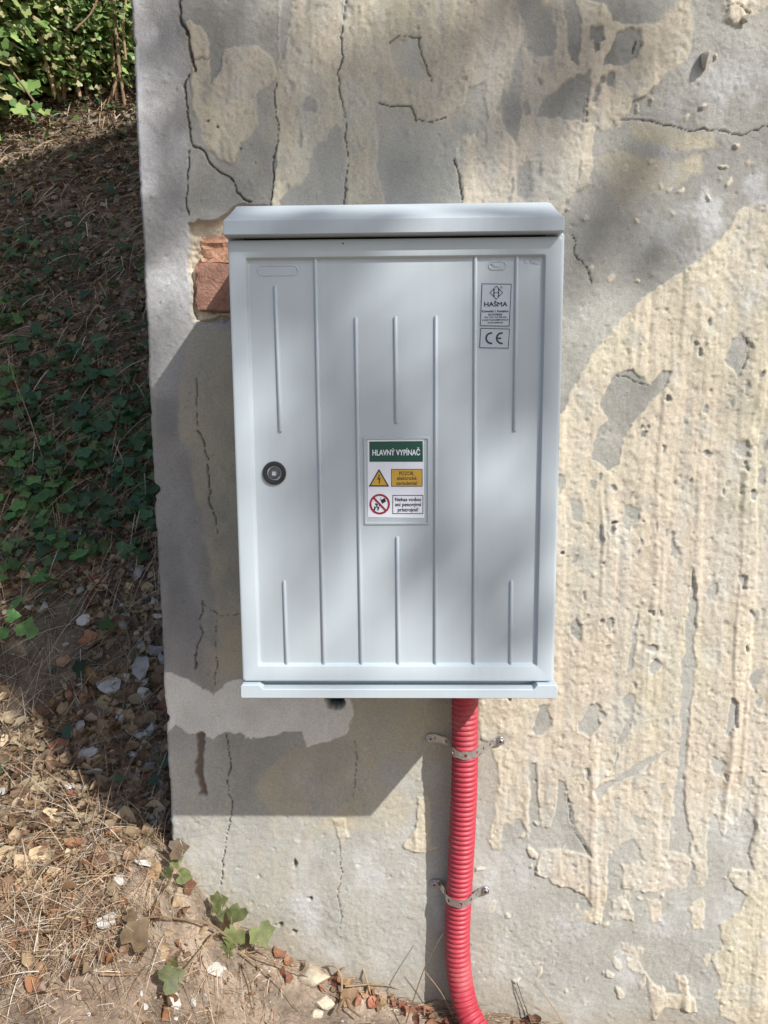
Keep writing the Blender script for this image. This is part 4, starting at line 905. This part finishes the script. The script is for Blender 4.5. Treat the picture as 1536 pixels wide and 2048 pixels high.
for cx, cy in clumps:
    for k in range(62):
        x, y = cx+rnd.gauss(0, 0.055), cy+rnd.gauss(0, 0.05); 
        if y > -0.01 and x > -0.565: continue
        a_ = rnd.uniform(0, 6.28); e_ = abs(rnd.gauss(0.12, 0.30)); d = Vector((math.cos(a_)*math.cos(e_), math.sin(a_)*math.cos(e_), math.sin(e_)))
        blade(Vector((x, y, float(terr(x, y))+rnd.uniform(0.001, 0.02))), d, rnd.uniform(0.04, 0.15), rnd.uniform(0.0005, 0.0013), rnd.uniform(0.1, 0.55), straw_col(), S)
for k in range(2600):
    x, y = rnd.uniform(-1.1, -0.28), rnd.uniform(-0.5, 0.0)
    if y > -0.02 and x > -0.56: continue
    a_ = rnd.uniform(0, 6.28); d = Vector((math.cos(a_), math.sin(a_), rnd.uniform(0, 0.25)))
    blade(Vector((x, y, float(terr(x, y))+0.002)), d, rnd.uniform(0.015, 0.06), rnd.uniform(0.0004, 0.0011), 0.1, straw_col(), S)
for k in range(900):                                   # the strip along the wall foot
    x = rnd.uniform(-0.52, 0.45); y = -abs(rnd.gauss(0, 0.03))-0.004
    a_ = rnd.uniform(0, 6.28); d = Vector((math.cos(a_), -abs(math.sin(a_))*0.4, rnd.uniform(0, 0.5)))
    blade(Vector((x, y, float(terr(x, y))+0.002)), d, rnd.uniform(0.012, 0.05), rnd.uniform(0.0004, 0.0011), 0.2, straw_col(), S)
for k in range(11000):                                  # shaded slope
    u, v = rnd.uniform(-80, 330), rnd.uniform(300, 1500); t_ = 1.7+(1500-v)/1200*4.2
    x = rnd.uniform(-3.4, -0.58); y = rnd.uniform(0.0, 3.7); x = rnd.uniform(-0.6-(y+1.7)*0.55, -0.58-max(0, (y-0.2))*0.25)
    a_ = rnd.uniform(0, 6.28); d = Vector((math.cos(a_), math.sin(a_), rnd.uniform(0.0, 0.5)+0.5*math.sin(a_)))
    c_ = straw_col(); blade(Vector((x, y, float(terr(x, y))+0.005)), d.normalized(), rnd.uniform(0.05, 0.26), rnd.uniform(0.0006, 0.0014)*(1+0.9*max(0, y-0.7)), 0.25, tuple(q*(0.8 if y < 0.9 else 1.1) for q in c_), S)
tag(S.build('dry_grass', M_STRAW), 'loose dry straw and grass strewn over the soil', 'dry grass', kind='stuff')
# gravel and crumbs
S = Swarm(); gsh = []
for k in range(5):
    vs, fs = lump((0, 0, 0), 1.0, 90+k, 1, (1, 0.8, 0.6), 0.5); gsh.append((np.array([tuple(v) for v in vs]), np.array(fs)))
for k in range(2600):
    x, y = rnd.uniform(-1.15, 0.5), rnd.uniform(-0.62, 0.0)
    if y > -0.02 and x > -0.56: continue
    g_ = rnd.uniform(0.14, 0.42); S.add(rnd.choice(gsh), (x, y, float(terr(x, y))), rnd.uniform(0.0012, 0.0042)*(2 if rnd.random() < 0.05 else 1), Vector((rnd.gauss(0, 1), rnd.gauss(0, 1), 1)), rnd.uniform(0, 6), (g_, g_*0.9, g_*0.75))
for k in range(900):
    x, y = rnd.uniform(-1.3, -0.58), rnd.uniform(0.0, 0.8); g_ = rnd.uniform(0.10, 0.34)
    S.add(rnd.choice(gsh), (x, y, float(terr(x, y))), rnd.uniform(0.002, 0.008), Vector((rnd.gauss(0, 1), rnd.gauss(0, 1), 1)), rnd.uniform(0, 6), (g_, g_*0.93, g_*0.82))
tag(S.build('gravel', M_GROUND, None, None, False), 'fine gravel and crumbs on the dry soil', 'gravel', kind='stuff')
# leaf mould on the shaded slope
S = Swarm(); dl2 = [leaf_grid(30+k, curl=0.6, bend=0.4, wid=0.42, nu=3, nv=4) for k in range(5)]
BARE = gx_(85, 1318)
for k in range(24000):
    y = rnd.uniform(0.0, 4.4)
    if y < 0.7 and rnd.random() < 0.55: continue
    x = rnd.uniform(-0.6-(y+1.7)*0.55, -0.565-max(0, (y-0.3))*0.2)
    if (x-BARE.x)**2+(y-BARE.y)**2*0.5 < 0.018: continue
    c_ = rnd.choice([(0.24, 0.165, 0.10), (0.18, 0.125, 0.08), (0.32, 0.245, 0.155), (0.12, 0.085, 0.06), (0.42, 0.34, 0.23)])
    S.add(rnd.choice(dl2), (x, y, float(terr(x, y))+rnd.uniform(0.002, 0.02)), rnd.uniform(0.009, 0.030)*(1.7 if rnd.random() < 0.12 else 1), jit(gnorm(x, y), 0.6), rnd.uniform(0, 6.3), c_)
dl3 = [leaf_grid(50+k, curl=rnd.uniform(0.0, 0.35), bend=rnd.uniform(-0.1, 0.3), wid=rnd.uniform(0.14, 0.4), nu=3, nv=4, jag=0.3) for k in range(6)]
for k in range(3600):
    x, y = rnd.uniform(-1.2, -0.3), (rnd.uniform(-0.45, 0.5) if rnd.random() < 0.75 else rnd.uniform(-0.2, 0.1))
    if y > -0.03 and x > -0.58: continue
    if x > -0.66 and rnd.random() < 0.7: continue
    c_ = rnd.choice([(0.24, 0.15, 0.09), (0.16, 0.10, 0.06), (0.36, 0.27, 0.18), (0.30, 0.22, 0.15), (0.20, 0.14, 0.10)])
    S.add(rnd.choice(dl3), (x, y, float(terr(x, y))+rnd.uniform(0.001, 0.006)), rnd.uniform(0.006, 0.020)*(1.6 if rnd.random() < 0.12 and y > -0.2 else 1), jit(gnorm(x, y), 0.35), rnd.uniform(0, 6.3), c_)
for k in range(620):
    x, y = (rnd.uniform(-1.15, -0.6), rnd.uniform(-0.22, 0.65)) if rnd.random() < 0.8 else (rnd.uniform(-1.1, -0.45), rnd.uniform(-0.4, -0.05))
    if (x-BARE.x)**2+(y-BARE.y)**2*0.5 < 0.018: continue
    f = rnd.uniform(0.6, 1.2); c_ = rnd.choice([(0.30, 0.19, 0.11), (0.22, 0.13, 0.08), (0.40, 0.30, 0.19), (0.33, 0.17, 0.09)])
    S.add(rnd.choice(dleaf), (x, y, float(terr(x, y))+rnd.uniform(0.004, 0.018)), rnd.uniform(0.018, 0.044), jit(gnorm(x, y), 0.6), rnd.uniform(0, 6.3), tuple(q*f for q in c_))
tag(S.build('leaf_litter', M_LEAFA), 'brown leaf litter covering the bank behind the wall', 'leaf litter', kind='stuff')

# ------------------------------------------------------------------ the vine at the wall foot
def vine_leaf_mesh(seed, m, five=True):
    vs, fs = ivy_outline(seed, five); me = npmesh('leaf', vs, fs, False); me.materials.append(m); return me
vine = empty('creeping_vine', gx_(440, 1862), 'creeping vine with green and browning lobed leaves at the wall corner', 'vine')
def sub_at(o, root, loc, nrm, spin, sc):
    o.parent = root; m_ = Matrix.Translation(Vector(loc)-root.location)@quat_basis(nrm, spin).to_4x4()@Matrix.Scale(sc, 4); o.matrix_local = m_
def over(u, v, k): q = gx_(u, v); return q+(CAM-q).normalized()*k*1.3
vl = []
for (u, v, Y, sz, m, nr_, sp) in ((470,1868,-0.075,0.062,M_VINE,(0.1,-0.9,0.5),0.2), (520,1862,-0.07,0.064,M_VINE,(0.5,-0.8,0.5),1.2), (432,1806,-0.055,0.050,M_VINE,(-0.3,-0.7,0.7),2.0), (448,1825,-0.06,0.042,M_VINE,(0.2,-0.9,0.3),0.9),
                            (448,1905,-0.09,0.048,M_VINE,(-0.2,-0.8,0.6),2.8), (452,1850,-0.075,0.045,M_VINEB,(-0.6,-0.7,0.2),2.9), (495,1878,-0.06,0.035,M_VINEB,(0.3,-0.6,0.7),1.9), (478,1820,-0.05,0.052,M_VINE,(0.1,-0.9,0.4),0.1),
                            (350,1700,-0.05,0.052,M_VINEB,(0.3,-0.6,0.75),2.3), (346,1722,-0.055,0.040,M_VINE,(0.2,-0.9,0.4),2.6), (332,1742,-0.065,0.036,M_VINE,(-0.3,-0.8,0.5),1.0), (362,1752,-0.06,0.044,M_VINE,(0.3,-0.9,0.3),2.2), (376,1772,-0.05,0.040,M_REDL,(0.7,-0.7,0.1),2.7),
                            (266,1880,'g',0.074,M_VINEB,(0.05,-0.9,0.45),3.1), (336,1962,'g',0.060,M_VINE,(0.35,-0.8,0.5),2.7), (256,1833,'g',0.036,M_VINEB,(0.1,-0.4,0.9),1.4), (350,1918,'g',0.03,M_VINE,(-0.6,-0.6,0.4),0.3)):
    o = link('leaf', vine_leaf_mesh(u+v, m, rnd.random() < 0.4)); sub_at(o, vine, over(u, v, 0.05) if Y == 'g' else at(u, v, Y), Vector(nr_), sp, sz*0.88)
for pix, r in (([(452,1870),(420,1850),(380,1842),(330,1836),(285,1838),(262,1858)], 0.0024), ([(452,1872),(432,1866),(405,1895),(378,1930),(350,1966),(320,1995)], 0.0022), ([(300,1836),(325,1790),(344,1752),(345,1705)], 0.0017)):
    mb = MB(); sp = spline([over(u, v, 0.03+0.012*math.sin(k*2.1)) for k, (u, v) in enumerate(pix)], 6); mb.tube(sp, r, 6); mb.build('stem', M_TWIG, vine, 60)
for pix, Ys, r in (([(455,1880),(462,1850),(458,1820),(440,1800)], [-0.07,-0.065,-0.055,-0.05], 0.0018), ([(455,1875),(485,1868),(515,1862)], [-0.07,-0.07,-0.065], 0.0015)):
    mb = MB(); sp = spline([at(u, v, Y) for (u, v), Y in zip(pix, Ys)], 6); mb.tube(sp, r, 6); mb.build('stem', M_TWIG, vine, 60)

# ------------------------------------------------------------------ ivy on the bank
ivy_shapes = [ivy_outline(200+k) for k in range(6)]
IM = []
for sh in ivy_shapes:
    me = npmesh('leaf', sh[0], sh[1], False); me.materials.append(M_IVY); IM.append(me)
spots = [(40,1030,0),(100,1045,1),(20,930,2),(110,890,3),(180,830,4),(250,890,5),(235,1010,6),(15,1225,7),(120,1090,8),(275,960,9),(60,840,10),(285,1060,11),(130,960,12),(200,760,13),(30,780,14),(260,800,15),(90,720,16),(15,650,17)]
words = ['bright green ivy clump beside the long tan stem', 'ivy clump right of the long tan stem with spread leaves', 'ivy clump at the left edge above the stem foot', 'blue green ivy clump in mid bank', 'ivy clump in the middle of the bank', 'ivy clump close to the wall edge at door mid height', 'low ivy clump beside the thin upright stem', 'big leaved ivy shoot at the left edge above the bare soil',
         'small ivy clump at the foot of the long tan stem', 'dark ivy clump touching the wall edge', 'ivy clump around the top of the long tan stem', 'ivy clump tight to the wall above the rubble', 'ivy clump between the two stems', 'ivy clump higher up the bank', 'ivy clump at the left edge high on the bank', 'ivy clump near the wall edge below the brick', 'sparse ivy clump in the dark upper bank', 'pale ivy clump at the left edge of the upper bank']
IML = []
for me in IM:
    m2 = me.copy(); m2.materials.clear(); m2.materials.append(M_IVYL); IML.append(m2)
for (u, v, k), lab in zip(spots, words):
    p = gx_(u, v); rt = empty('ivy_plant', p, lab, 'ivy', 'ivy clumps on the shaded bank'); mb = MB()
    for j in range(rnd.randint(11, 16)):
        q = p+Vector((rnd.gauss(0, 0.085), rnd.gauss(0, 0.07), 0)); 
        if q.x > WX0-0.02 and q.y > -0.02: q.x = WX0-0.03-rnd.random()*0.05
        q.z = float(terr(q.x, q.y))+rnd.uniform(0.02, 0.10)
        o = link('leaf', rnd.choice(IML if k in (0, 1, 2, 7, 8, 14, 17) else IM)); sub_at(o, rt, q, jit(Vector((0.1, -0.65, 0.75)), 0.35), rnd.uniform(2.2, 4.6), rnd.uniform(0.035, 0.072))
        g0 = p+(q-p)*0.3; g0.z = float(terr(g0.x, g0.y)); mb.tube([g0, (g0+q)/2+Vector((0, 0, 0.015)), q], [0.0016, 0.0013, 0.001], 4)
    mb.build('stem', M_TWIG, rt, 60)
S = Swarm()
def green(br=1.0):
    c_ = rnd.choice([(0.05, 0.105, 0.045), (0.06, 0.12, 0.045), (0.04, 0.085, 0.05), (0.08, 0.14, 0.055), (0.10, 0.15, 0.05)]); f = rnd.uniform(0.75, 1.25)*br; return tuple(x*f for x in c_)
for k in range(9000):
    y = rnd.uniform(0.15, 4.4); x = rnd.uniform(-0.57-y*0.95-0.9, -0.60)
    dn = 0.75 if y < 2.4 else 0.28
    if rnd.random() > dn*(0.35+1.3*max(0, 0.45+float(fbm(np.float64(x*2.2), np.float64(y*2.2), 5, 2)))): continue
    if y < 0.95 and rnd.random() < 0.96: continue
    S.add(rnd.choice(ivy_shapes), (x, y, float(terr(x, y))+rnd.uniform(0.01, 0.09)), rnd.uniform(0.022, 0.056), jit(Vector((0.1, -0.6, 0.8)), 0.45), rnd.uniform(0, 6.3), green())
tag(S.build('ivy_ground_cover', M_LEAFA, None, None, False), 'low ivy spreading over the shaded bank', 'ground cover', kind='stuff')

# ------------------------------------------------------------------ bushes at the top of the bank
def bush(c, rad, n, label, lsz, cols, seed, stems=26):
    q = random.Random(seed); base = Vector((c[0], c[1], float(terr(c[0], c[1]))))
    rt = empty('bush', base, label, 'bush', 'sunlit bushes at the top of the bank'); S = Swarm(); mb = MB()
    tips = []
    for k in range(stems):
        a_ = q.uniform(0, 6.28); tip = base+Vector((math.cos(a_)*rad[0]*q.uniform(0.2, 0.9), math.sin(a_)*rad[1]*q.uniform(0.2, 0.9), rad[2]*q.uniform(0.7, 1.9)))
        st = base+Vector((math.cos(a_)*rad[0]*q.uniform(0, 0.5), math.sin(a_)*rad[1]*q.uniform(0, 0.5), -0.05)); mid = (st+tip)/2+Vector((q.gauss(0, 0.08), q.gauss(0, 0.08), 0.12))
        pts = spline([st, mid, tip], 5); mb.tube(pts, [0.012*(1-0.7*i/len(pts)) for i in range(len(pts))], 5); tips += pts[2:]
    mb.build('stem', M_TWIG, rt, 60)
    cl_ = [base+Vector((q.gauss(0, 0.45)*rad[0], q.gauss(0, 0.45)*rad[1], rad[2]*q.uniform(0.05, 1.9))) for _ in range(26)]+tips[::2]
    for k in range(n):
        p = q.choice(cl_)+Vector((q.gauss(0, 0.11), q.gauss(0, 0.11), q.gauss(0, 0.10)))
        if p.z < terr(p.x, p.y, False)+0.03: continue
        if p.x > WX0-0.05 and p.y < 0.6: continue
        c_ = q.choice(cols); f = q.uniform(0.7, 1.3); rnd_n = Vector((0.5+q.gauss(0, 0.42), -0.6+q.gauss(0, 0.42), 0.6+q.gauss(0, 0.42)))
        S.add(q.choice(ivy_shapes), p, q.uniform(0.6, 1.25)*lsz, rnd_n, q.uniform(0, 6.3), tuple(x*f for x in c_))
    o = S.build('foliage', M_LEAFA, rt, base, False); o['kind'] = 'stuff'; return rt
GC = [(0.19, 0.31, 0.09), (0.27, 0.38, 0.12), (0.13, 0.23, 0.07), (0.33, 0.40, 0.14), (0.40, 0.37, 0.19)]
DC = [(0.08, 0.15, 0.055), (0.06, 0.11, 0.045), (0.12, 0.20, 0.08), (0.28, 0.20, 0.12)]
p = gx_(40, 300); BY = p.y
p0 = gx_(60, 330); p1 = gx_(235, 235); p2 = gx_(-60, 420)
bush((p0.x, p0.y+0.55), (0.75, 0.45, 0.75), 15000, 'bright sunlit leafy bush in the top left corner', 0.038, GC, 1)
bush((p1.x-0.05, p1.y+0.55), (0.60, 0.45, 0.72), 9000, 'darker ivy covered bush next to the wall top', 0.040, DC, 2)
bush((p2.x-0.3, p2.y+0.5), (0.8, 0.5, 0.7), 3200, 'yellow green bush beyond the left edge of the picture', 0.075, GC, 3)
bush((p0.x-0.1, p0.y+1.6), (0.9, 0.5, 1.1), 5200, 'tall pale green bush behind the bright sunlit one', 0.08, GC+DC, 4)
bush((p1.x-0.1, p1.y+1.7), (0.9, 0.5, 1.2), 5200, 'tall dark bush behind the ivy covered one', 0.08, DC, 5)
bush((p0.x-1.7, p0.y+1.3), (1.0, 0.6, 1.2), 4200, 'tall bush far to the left at the top of the bank', 0.085, GC+DC, 6)
for k, (pix, r, lab) in enumerate(((((0,105),(30,150),(70,205)), 0.006, 'pale bare stick slanting through the sunlit bush'), (((195,0),(180,30),(150,60)), 0.006, 'thin bleached branch at the top edge'),
                                 (((228,0),(232,60),(240,140),(250,215)), 0.010, 'brown dead stem hanging beside the wall top'), (((252,0),(246,50),(252,120)), 0.008, 'pale dead stem close to the wall edge'),
                                 (((105,0),(112,40),(118,90)), 0.008, 'dry stem standing in the top left bush'))):
    Yb = p1.y-0.05 if k > 1 else p0.y+0.05
    sp = spline([at(u, v, Yb) for u, v in pix], 5); mb = MB(); mb.tube(sp, r, 6); tag(mb.build('dead_stem', M_PALE if False else M_TWIG, None, 60), lab, 'stem')

# trees beyond the bushes close the view
def tree(name, base, hgt, crown_c, crown_r, n, lsz, label, cols, seed, group=None, extra=None):
    q = random.Random(seed); base = Vector(base); rt = empty(name, base, label, 'tree', group); mb = MB()
    top = Vector(crown_c); trunk = spline([base+Vector((0, 0, -0.2)), base+Vector((0.1, 0.05, hgt*0.4)), top], 8)
    mb.tube(trunk, [0.16*(1-0.8*i/len(trunk)) for i in range(len(trunk))], 10); mb.build('trunk', M_BARK, rt, 60)
    S = Swarm(); mb = MB(); cl_ = []
    for k in range(34):
        d = Vector((q.gauss(0, 1), q.gauss(0, 1), q.gauss(0, 1))).normalized(); e = Vector((d.x*crown_r[0], d.y*crown_r[1], d.z*crown_r[2]))*q.uniform(0.35, 1.0)
        st = trunk[q.randint(len(trunk)//3, len(trunk)-1)]; tip = top+e
        if extra and not (extra(tip) and extra((tip+st)/2)): continue
        mb.tube(spline([st, (st+tip)/2+Vector((0, 0, 0.15)), tip], 4), [0.04, 0.036, 0.03, 0.026, 0.022, 0.018, 0.014, 0.010, 0.006], 5); cl_.append(tip); cl_.append((tip+st)/2); continue
        mb.tube(spline([st, (st+tip)/2+Vector((0, 0, 0.15)), tip], 4), [0.04, 0.036, 0.03, 0.026, 0.022, 0.018, 0.014, 0.010, 0.006], 5); cl_.append(tip); cl_.append((tip+st)/2)
    if not extra: mb.build('limb', M_BARK, rt, 60)
    else: mb.build('limb', M_BARK, rt, 60)
    for k in range(n):
        p = q.choice(cl_)+Vector((q.gauss(0, 0.26), q.gauss(0, 0.26), q.gauss(0, 0.22)))
        if extra and not extra(p): continue
        c_ = q.choice(cols); S.add(q.choice(ivy_shapes), p, lsz*q.uniform(0.7, 1.2), Vector((q.gauss(0, 1), q.gauss(0, 1), 1+q.gauss(0, 0.6))), q.uniform(0, 6.3), c_)
    return rt, S
for k, (x, y, h, lab) in enumerate(((-4.2, 8.2, 3.6, 'leafy tree behind the bushes at the top left'), (-2.3, 9.0, 3.9, 'leafy tree behind the bushes close to the wall'), (-6.8, 8.0, 3.6, 'leafy tree far left beyond the bank'))):
    zb_ = float(terr(x, y)); rt, S = tree('tree', (x, y, zb_), h, (x, y, zb_+h*0.55), (1.5, 1.1, 1.9), 5200, 0.12, lab, DC+GC[:2], 60+k, 'trees beyond the bank')
    o = S.build('crown', M_LEAFA, rt, rt.location, False); o['kind'] = 'stuff'

# the tree behind the viewer whose crown dapples the wall
sunw = Vector((SUN.x, SUN.y, SUN.z))
def wall_px(p):
    """photo pixel on the wall plane where the shadow of p falls"""
    t = p.y/sunw.y; q = Vector((p.x-sunw.x*t, 0, p.z-sunw.z*t)); v = q-CAM; z = v.dot(FW); return 768+FPX*v.dot(RT)/z, 1024-FPX*v.dot(UP)/z
def clear_of_picture(p):
    u, v = wall_px(p); 
    return not (-700 < u < 1700 and -250 < v < 2600)
SPOTS = [(0,222,720,55,150,.85),(0,320,150,70,230,.45),(0,470,210,100,230,.52),(0,640,270,110,170,.42),(0,600,60,90,80,.2),(0,820,300,150,170,.38),(0,1000,110,150,150,.50),(0,1080,310,80,110,.35),(0,1195,105,110,100,.62),(0,1270,330,55,75,.62),  # first entry: unseen leaf clump added to shade the ground past the wall edge
         (0,1210,500,110,55,.42),(0,1340,170,70,90,.25),(0,330,560,40,130,.30),(0,860,90,150,120,.30),
         (1,590,570,130,110,.50),(1,480,470,160,60,.45),(1,1020,640,110,110,.45),(1,715,800,95,120,.70),(1,1085,780,55,120,.68),(1,640,985,80,95,.60),(1,930,1120,105,95,.64),(1,1050,1240,70,80,.55),(1,820,1010,70,110,.25),
         (1,540,700,80,90,.22),(1,1000,440,140,50,.35),(1,770,1240,240,120,.10),(1,780,760,330,340,.10),(1,600,430,180,50,.35)]
rt, S = tree('tree', (9.6, -6.0, 0.0), 10.0, (7.9, -6.1, 11.2), (2.0, 1.6, 1.6), 2600, 0.09, 'leafy tree on the sunny side whose crown dapples wall and cabinet', GC+DC[:3], 91, None, clear_of_picture)
q = random.Random(5); LS = 0.072; LA = 0.36*LS*LS
limbs = MB()
for pl, u, v, ru, rv, cov in SPOTS:
    Y = 0.0 if pl == 0 else YF; pxm = 1.08e-3 if pl == 0 else 0.875e-3
    area = math.pi*ru*rv*pxm*pxm*1.25; n = int(-math.log(1-cov)*area/LA)
    T = q.uniform(4.8, 6.6); first = None
    for k in range(n):
        a_ = q.uniform(0, 6.28); r_ = math.sqrt(q.random())*1.1
        if q.random() < 0.25: r_ *= 1.25
        b_ = at(u+ru*r_*math.cos(a_), v+rv*r_*math.sin(a_), Y); t = T+q.gauss(0, 0.18)
        p = b_+sunw*t
        S.add(q.choice(ivy_shapes), p, LS*q.uniform(0.8, 1.2), jit(sunw.normalized(), 0.45), q.uniform(0, 6.3), q.choice(GC))
o = S.build('crown', M_LEAFA, rt, rt.location, False); o['kind'] = 'stuff'
